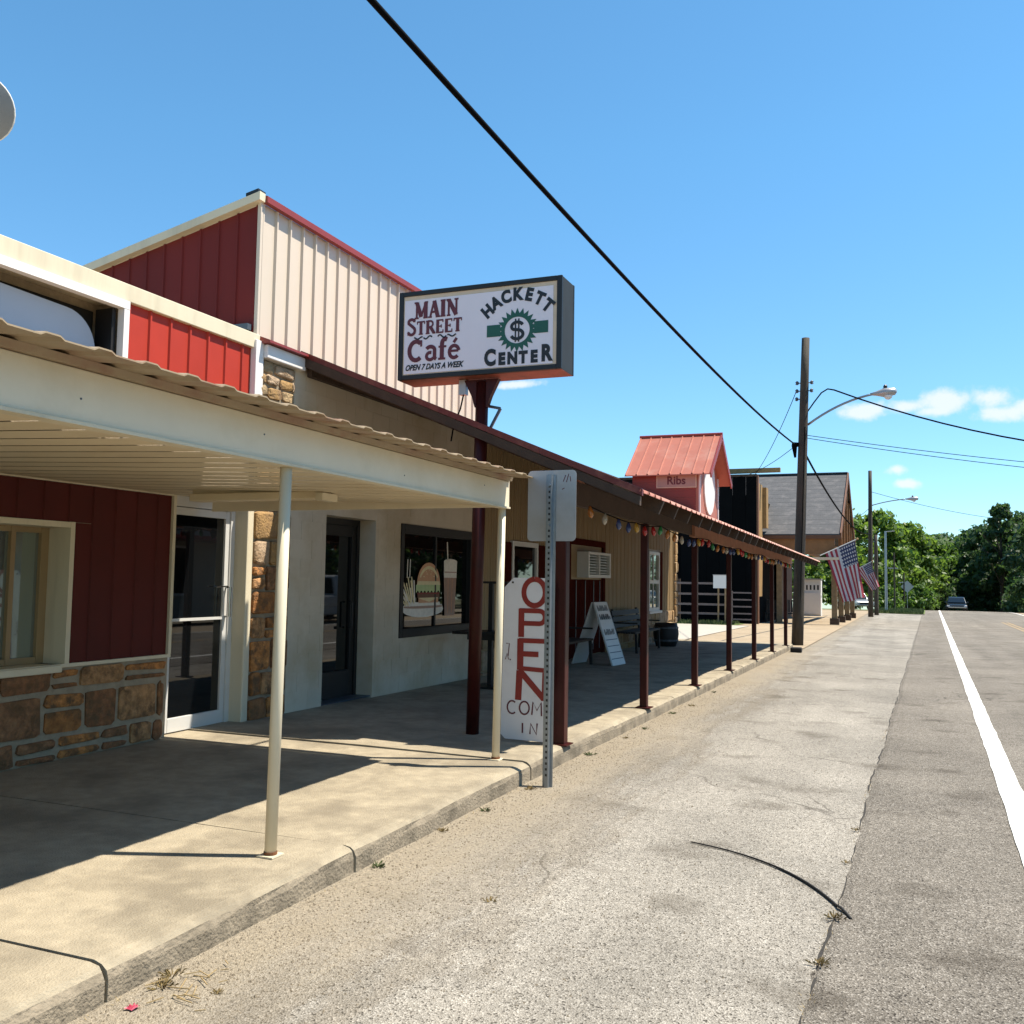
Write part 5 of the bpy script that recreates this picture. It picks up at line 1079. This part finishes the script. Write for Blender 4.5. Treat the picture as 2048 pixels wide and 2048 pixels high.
TL = [('bright', -13, 104, 1.08, 'bright green tree rising just behind the lodge gable'), ('bright', -6.5, 107, 1.12, 'bright green tree behind the far utility pole'), ('bright', -2.6, 111, 1.08, 'tall bright green tree right of the far utility pole'),
      ('bright', .4, 116, 1.02, 'bright green tree at the end of the left verge'), ('mid', 2.0, 126, 1.05, 'green tree where the road disappears'), ('mid', 4.0, 134, 1.08, 'green tree overhanging the road beyond the crest'), ('dark', 5.5, 150, 1.15, 'dark distant tree closing the road left of the gap'), ('dark', 9.2, 152, 1.2, 'dark distant tree closing the road in the middle'),
      ('dark', 12.8, 126, 1.05, 'dense dark tree standing right of the road crest'), ('dark', 15.5, 116, 1.02, 'broad dark tree at the right picture edge'), ('pine', 10.4, 122, .95, 'tall dark pine right of the road crest'), ('dark', 17, 136, 1.25, 'dark tall tree behind the right edge trees'), ('dark', 9.6, 132, .95, 'dark rounded tree left of the pine'),
      ('mid', -19, 112, 1.1, 'green tree hidden mostly behind the lodge roof'), ('dark', 20, 108, 1.0, 'dark tree just beyond the right picture edge'), ('mid', -9.5, 118, 1.15, 'green tree in the second row behind the lodge'), ('dark', 13, 150, 1.2, 'distant dark tree behind the pine'), ('dark', 1.0, 150, 1.15, 'dark distant tree behind the left verge trees')]
for k_, x, y, s_, lab in TL: tree(lab, k_, x, y, s_)
for i, (x, y, s_) in enumerate(((-1.5, 98, .8), (1.6, 106, .9), (11.3, 106, 1.1), (15.8, 104, 1.0), (3.4, 122, 1.3), (6.6, 128, 1.5), (9.6, 126, 1.4), (12.6, 112, 1.3), (-5.5, 103, 1.0), (-9, 101, 1.1))):
    tree(['low shrub beside the slim poles', 'low shrub by the diamond sign', 'low shrub at the right shoulder bend', 'low shrub by the white sedan', 'shrub below the crest left of the dark car', 'shrub below the crest behind the dark car', 'shrub below the crest right of the dark car', 'shrub at the foot of the pine', 'shrub behind the silver four-wheel drive', 'shrub left of the silver four-wheel drive'][i], 'bush' if i < 2 or i > 7 else 'darkbush', x, y, s_, 'shrubs by the road')


# ------------------------------------------------------------------ opposite side of the street, seen mirrored in the shop glass
ob2 = thing('brick_shop', 'pale rendered shop across the street, mirrored in the storefront glass', 'building', (17, 24, 0))
MB().box((16, 14, -.3), (26, 34, 4.6)).build('wall', 'concrete_pale', ob2)
for yv in (16, 20.5, 25, 29.5): w_ = MB().box((15.93, yv, .7), (15.99, yv+2.6, 2.8)).build('window', 'white_paint', ob2); MB().box((15.92, yv+.1, .8), (15.929, yv+2.5, 2.7)).build('pane', 'dark_glass', w_)
MB().box((13.8, 13.8, 3.0), (16, 34.2, 3.15)).build('awning', 'red_trim', ob2); MB().box((15.8, 13.9, 4.6), (26.2, 34.1, 4.85)).build('parapet', 'brick_red', ob2)
for i, (x, y, k_, s_) in enumerate(((19, 6, 'dark', .8), (18, 40, 'dark', .9), (20, 50, 'mid', .9), (19, 60, 'dark', 1.0), (21, 70, 'dark', 1.0))):  # farther trees added to darken the reflection in the cafe window
    tree(['dark leafy tree across the street before the pale shop', 'dark leafy tree across the street beyond the pale shop', 'added green tree across the street third past the pale shop', 'added dark tree across the street fourth past the pale shop', 'added dark tree across the street farthest past the pale shop'][i], k_, x, y, s_, 'trees across the street')

# ------------------------------------------------------------------ small things on the pavement
g = MB(); pts = []
P0, P1, P2 = Vector((-1.22, 5.91, 0)), Vector((-.55, 5.78, 0)), Vector((-.25, 4.91, 0))
for i in range(25):
    k = i/24; p = P0*(1-k)**2+P1*2*k*(1-k)+P2*k*k; pts.append((p.x, p.y, (.05*max(0, (1-(p.x+3.1)/(jx(p.y)+3.16)))**1.5 if p.x < jx(p.y) else .010)+.0085))
tag(g.tube(pts, [.004+.0028*min(1, i/14) for i in range(25)], 7).build('rubber_strip', 'rubber', None, smooth=True, loc=pts[12]), 'curved strip of black rubber lying on the asphalt by the seam', 'rubber strip')
tuft = {}
def tuft_mesh(m_, seed, n, h, r_):
    rg = random.Random(seed); g = MB()
    for i in range(n):
        th = rg.uniform(0, 6.28); q = r_*rg.random(); b = Vector((q*math.cos(th), q*math.sin(th), 0)); l_ = Vector((math.cos(th)*rg.uniform(.2, 1.2), math.sin(th)*rg.uniform(.2, 1.2), rg.uniform(.5, 1))).normalized()*h*rg.uniform(.5, 1.1); w = Vector((-math.sin(th), math.cos(th), 0))*.0035
        g.add([b-w, b+w, b+l_*.6+w*.7, b+l_-Vector((0,0,h*.25)), b+l_*.6-w*.7], [(0,1,2,3,4)])
    return g.mesh('tuft', mats=[m_])
TM = {'dry': [tuft_mesh('dry_grass', s_, 34, .06, .05) for s_ in (1, 2, 3)], 'green': [tuft_mesh('weed_green', s_, 30, .06, .045) for s_ in (4, 5)]}
rg = random.Random(9); wl = [(-2.66, 3.05, 'dry'), (-2.65, 4.6, 'green'), (-2.66, 5.4, 'dry'), (-2.63, 6.0, 'green'), (-2.6, 6.75, 'dry'), (-2.62, 8.3, 'green'), (-2.6, 9.4, 'dry'), (-2.58, 10.1, 'green'), (-2.6, 11.5, 'green'), (-2.55, 12.4, 'dry'), (-2.6, 14.2, 'green'), (-1.9, 4.4, 'dry'), (jx(4.3)-.01, 4.3, 'dry'), (jx(5.9)-.02, 5.9, 'dry'), (jx(6.7)-.02, 6.7, 'dry'), (jx(4.9), 4.92, 'dry'), (-2.4, 3.0, 'dry'), (-2.62, 2.95, 'dry')]
for i, (x, y, k_) in enumerate(wl):
    o = bpy.data.objects.new('grass_tuft', rg.choice(TM[k_])); COL.objects.link(o); o.location = (x, y, gz(y)+max(0, .05*((jx(y)-x)/(jx(y)+3.1))**1.5 if x < jx(y)-.05 else .01)); o.scale = [rg.uniform(.4, .85)]*3; o.rotation_euler.z = rg.uniform(0, 6)
    place = 'at the asphalt seam' if x > -1 else 'on the silty strip out from the kerb' if x > -2.3 else 'at the kerb foot'
    WN = ['left of the first canopy post', 'below the first canopy post', 'right of the first canopy post', 'halfway between the cream posts', 'just short of the road sign post', 'just past the road sign', 'before the second red post', 'by the second red post', 'between the second and third red posts', 'short of the third red post', 'past the third red post', '', 'nearest the camera', 'level with the far end of the rubber strip', 'beyond the rubber strip, farthest of its row', 'touching the near end of the rubber strip', 'in the gutter straw', 'beside the pink wrapper']
    tag(o, ('dry yellow' if k_ == 'dry' else 'small green')+' tuft '+place+((', ' if i > 11 else ' ')+WN[i] if WN[i] else ''), 'weed', 'weeds along kerb and seam')
# loose grit along the gutter (uncountable)
g = MB()
def strip_z(x, y): return gz(y)+.05*max(0, (1-(x+3.1)/(jx(y)+3.16)))**1.5
for i in range(8200):
    y = 1.8+14*rg.random()**1.6; x = -2.69+abs(rg.gauss(0, .42)) if i % 5 else rg.uniform(-2.6, jx(y)-.1)
    if x > jx(y)-.05: x = -2.6
    s_ = rg.uniform(.002, .0065)*(1.6 if i % 37 == 0 else 1); z = strip_z(x, y); a = rg.uniform(0, 6)
    c, s2 = math.cos(a)*s_, math.sin(a)*s_
    g.add([(x+c, y+s2, z), (x-s2, y+c, z), (x-c, y-s2, z), (x+s2, y-c, z), (x, y, z+s_*1.1)], [(0,1,4), (1,2,4), (2,3,4), (3,0,4)])
mat('grit', (.30,.24,.165), .95, .6, 90); tag(g.build('gutter_grit', 'grit'), 'loose grit and small stones along the gutter', 'grit', kind='stuff')
lw = MB(); rows = []
for a_i in range(6): rows.append([(-2.60+.007*a_i+rg.uniform(-.004,.004), 2.74+.008*b_i+rg.uniform(-.004,.004), strip_z(-2.58, 2.76)+.003+rg.uniform(0, .014)) for b_i in range(6)])
lw.grid(rows)
mat('litter_pink', (.6,.06,.12), .5, .1); tag(lw.build('litter_wrapper', 'litter_pink', None, loc=(-2.57, 2.76, .05)), 'small crumpled pink wrapper in the gutter by the kerb', 'litter')
mat('straw', (.50,.36,.17), .9, .2); st = MB()
for i in range(20):
    a = rg.uniform(0, 3.14); x, y = -2.50+rg.gauss(0, .07), 2.95+rg.gauss(0, .16); l_ = rg.uniform(.015, .05); z = strip_z(x, y)+.004+rg.random()*.012; st.tube([(x-math.cos(a)*l_, y-math.sin(a)*l_, z), (x+math.cos(a)*l_, y+math.sin(a)*l_, z+.004)], .0022, 4)
tag(st.build('dry_straw', 'straw'), 'wisps of dry straw in the gutter', 'straw', kind='stuff')
dv_ = MB(); dv_.box((-2.62, 24.6, gz(24.6)+.03), (-2.35, 24.85, gz(24.6)+.16)); tag(bevel(dv_.build('concrete_lump', 'black_rough', None, loc=(-2.48, 24.7, gz(24.6)+.03)), .03), 'small dark lump by the kerb near the last porch post', 'debris')
g = MB()
for i in range(900):
    k = rg.random()
    if i % 3: y = 3.4+9*rg.random()**1.4; y += .12*math.sin(y*5); x = jx(y)+rg.gauss(-.012, .014); keepit = math.sin(y*4.1)+math.sin(y*1.7+1) > .25
    else: y = 2.6+10*rg.random(); x = -2.685+abs(rg.gauss(0, .02)); keepit = math.sin(y*3.3)+math.sin(y*1.9+2) > .4
    if not keepit: continue
    z = strip_z(x, y); a = rg.uniform(0, 6.28); l_ = rg.uniform(.008, .028); w = .0016; ux, uy = math.cos(a), math.sin(a)
    g.add([(x-uy*w, y+ux*w, z), (x+uy*w, y-ux*w, z), (x+ux*l_*.8, y+uy*l_*.8, z+l_*rg.uniform(.3, 1))], [(0,1,2)])
tag(g.build('seam_grass', 'dry_grass'), 'sparse dry grass in the asphalt seam and kerb foot', 'grass', kind='stuff')
# grass blades on the two green patches (uncountable)
g = MB()
for i in range(9000):
    if i % 2: y = rg.uniform(78, 92); x = rg.uniform(-2.3, jx(y)+.1); h_ = rg.uniform(.1, .3)
    else: x = rg.uniform(-16, -6.8); y = rg.uniform(41.3, 43.5); h_ = rg.uniform(.06, .2)
    z = gz(y)+.06; a = rg.uniform(0, 6); w = .03; g.add([(x-w*math.cos(a), y-w*math.sin(a), z), (x+w*math.cos(a), y+w*math.sin(a), z), (x+rg.uniform(-.05,.05), y+rg.uniform(-.05,.05), z+h_)], [(0,1,2)])
tag(g.build('grass', 'weed_green'), 'short grass on the verge and by the rail fence', 'grass', kind='stuff')
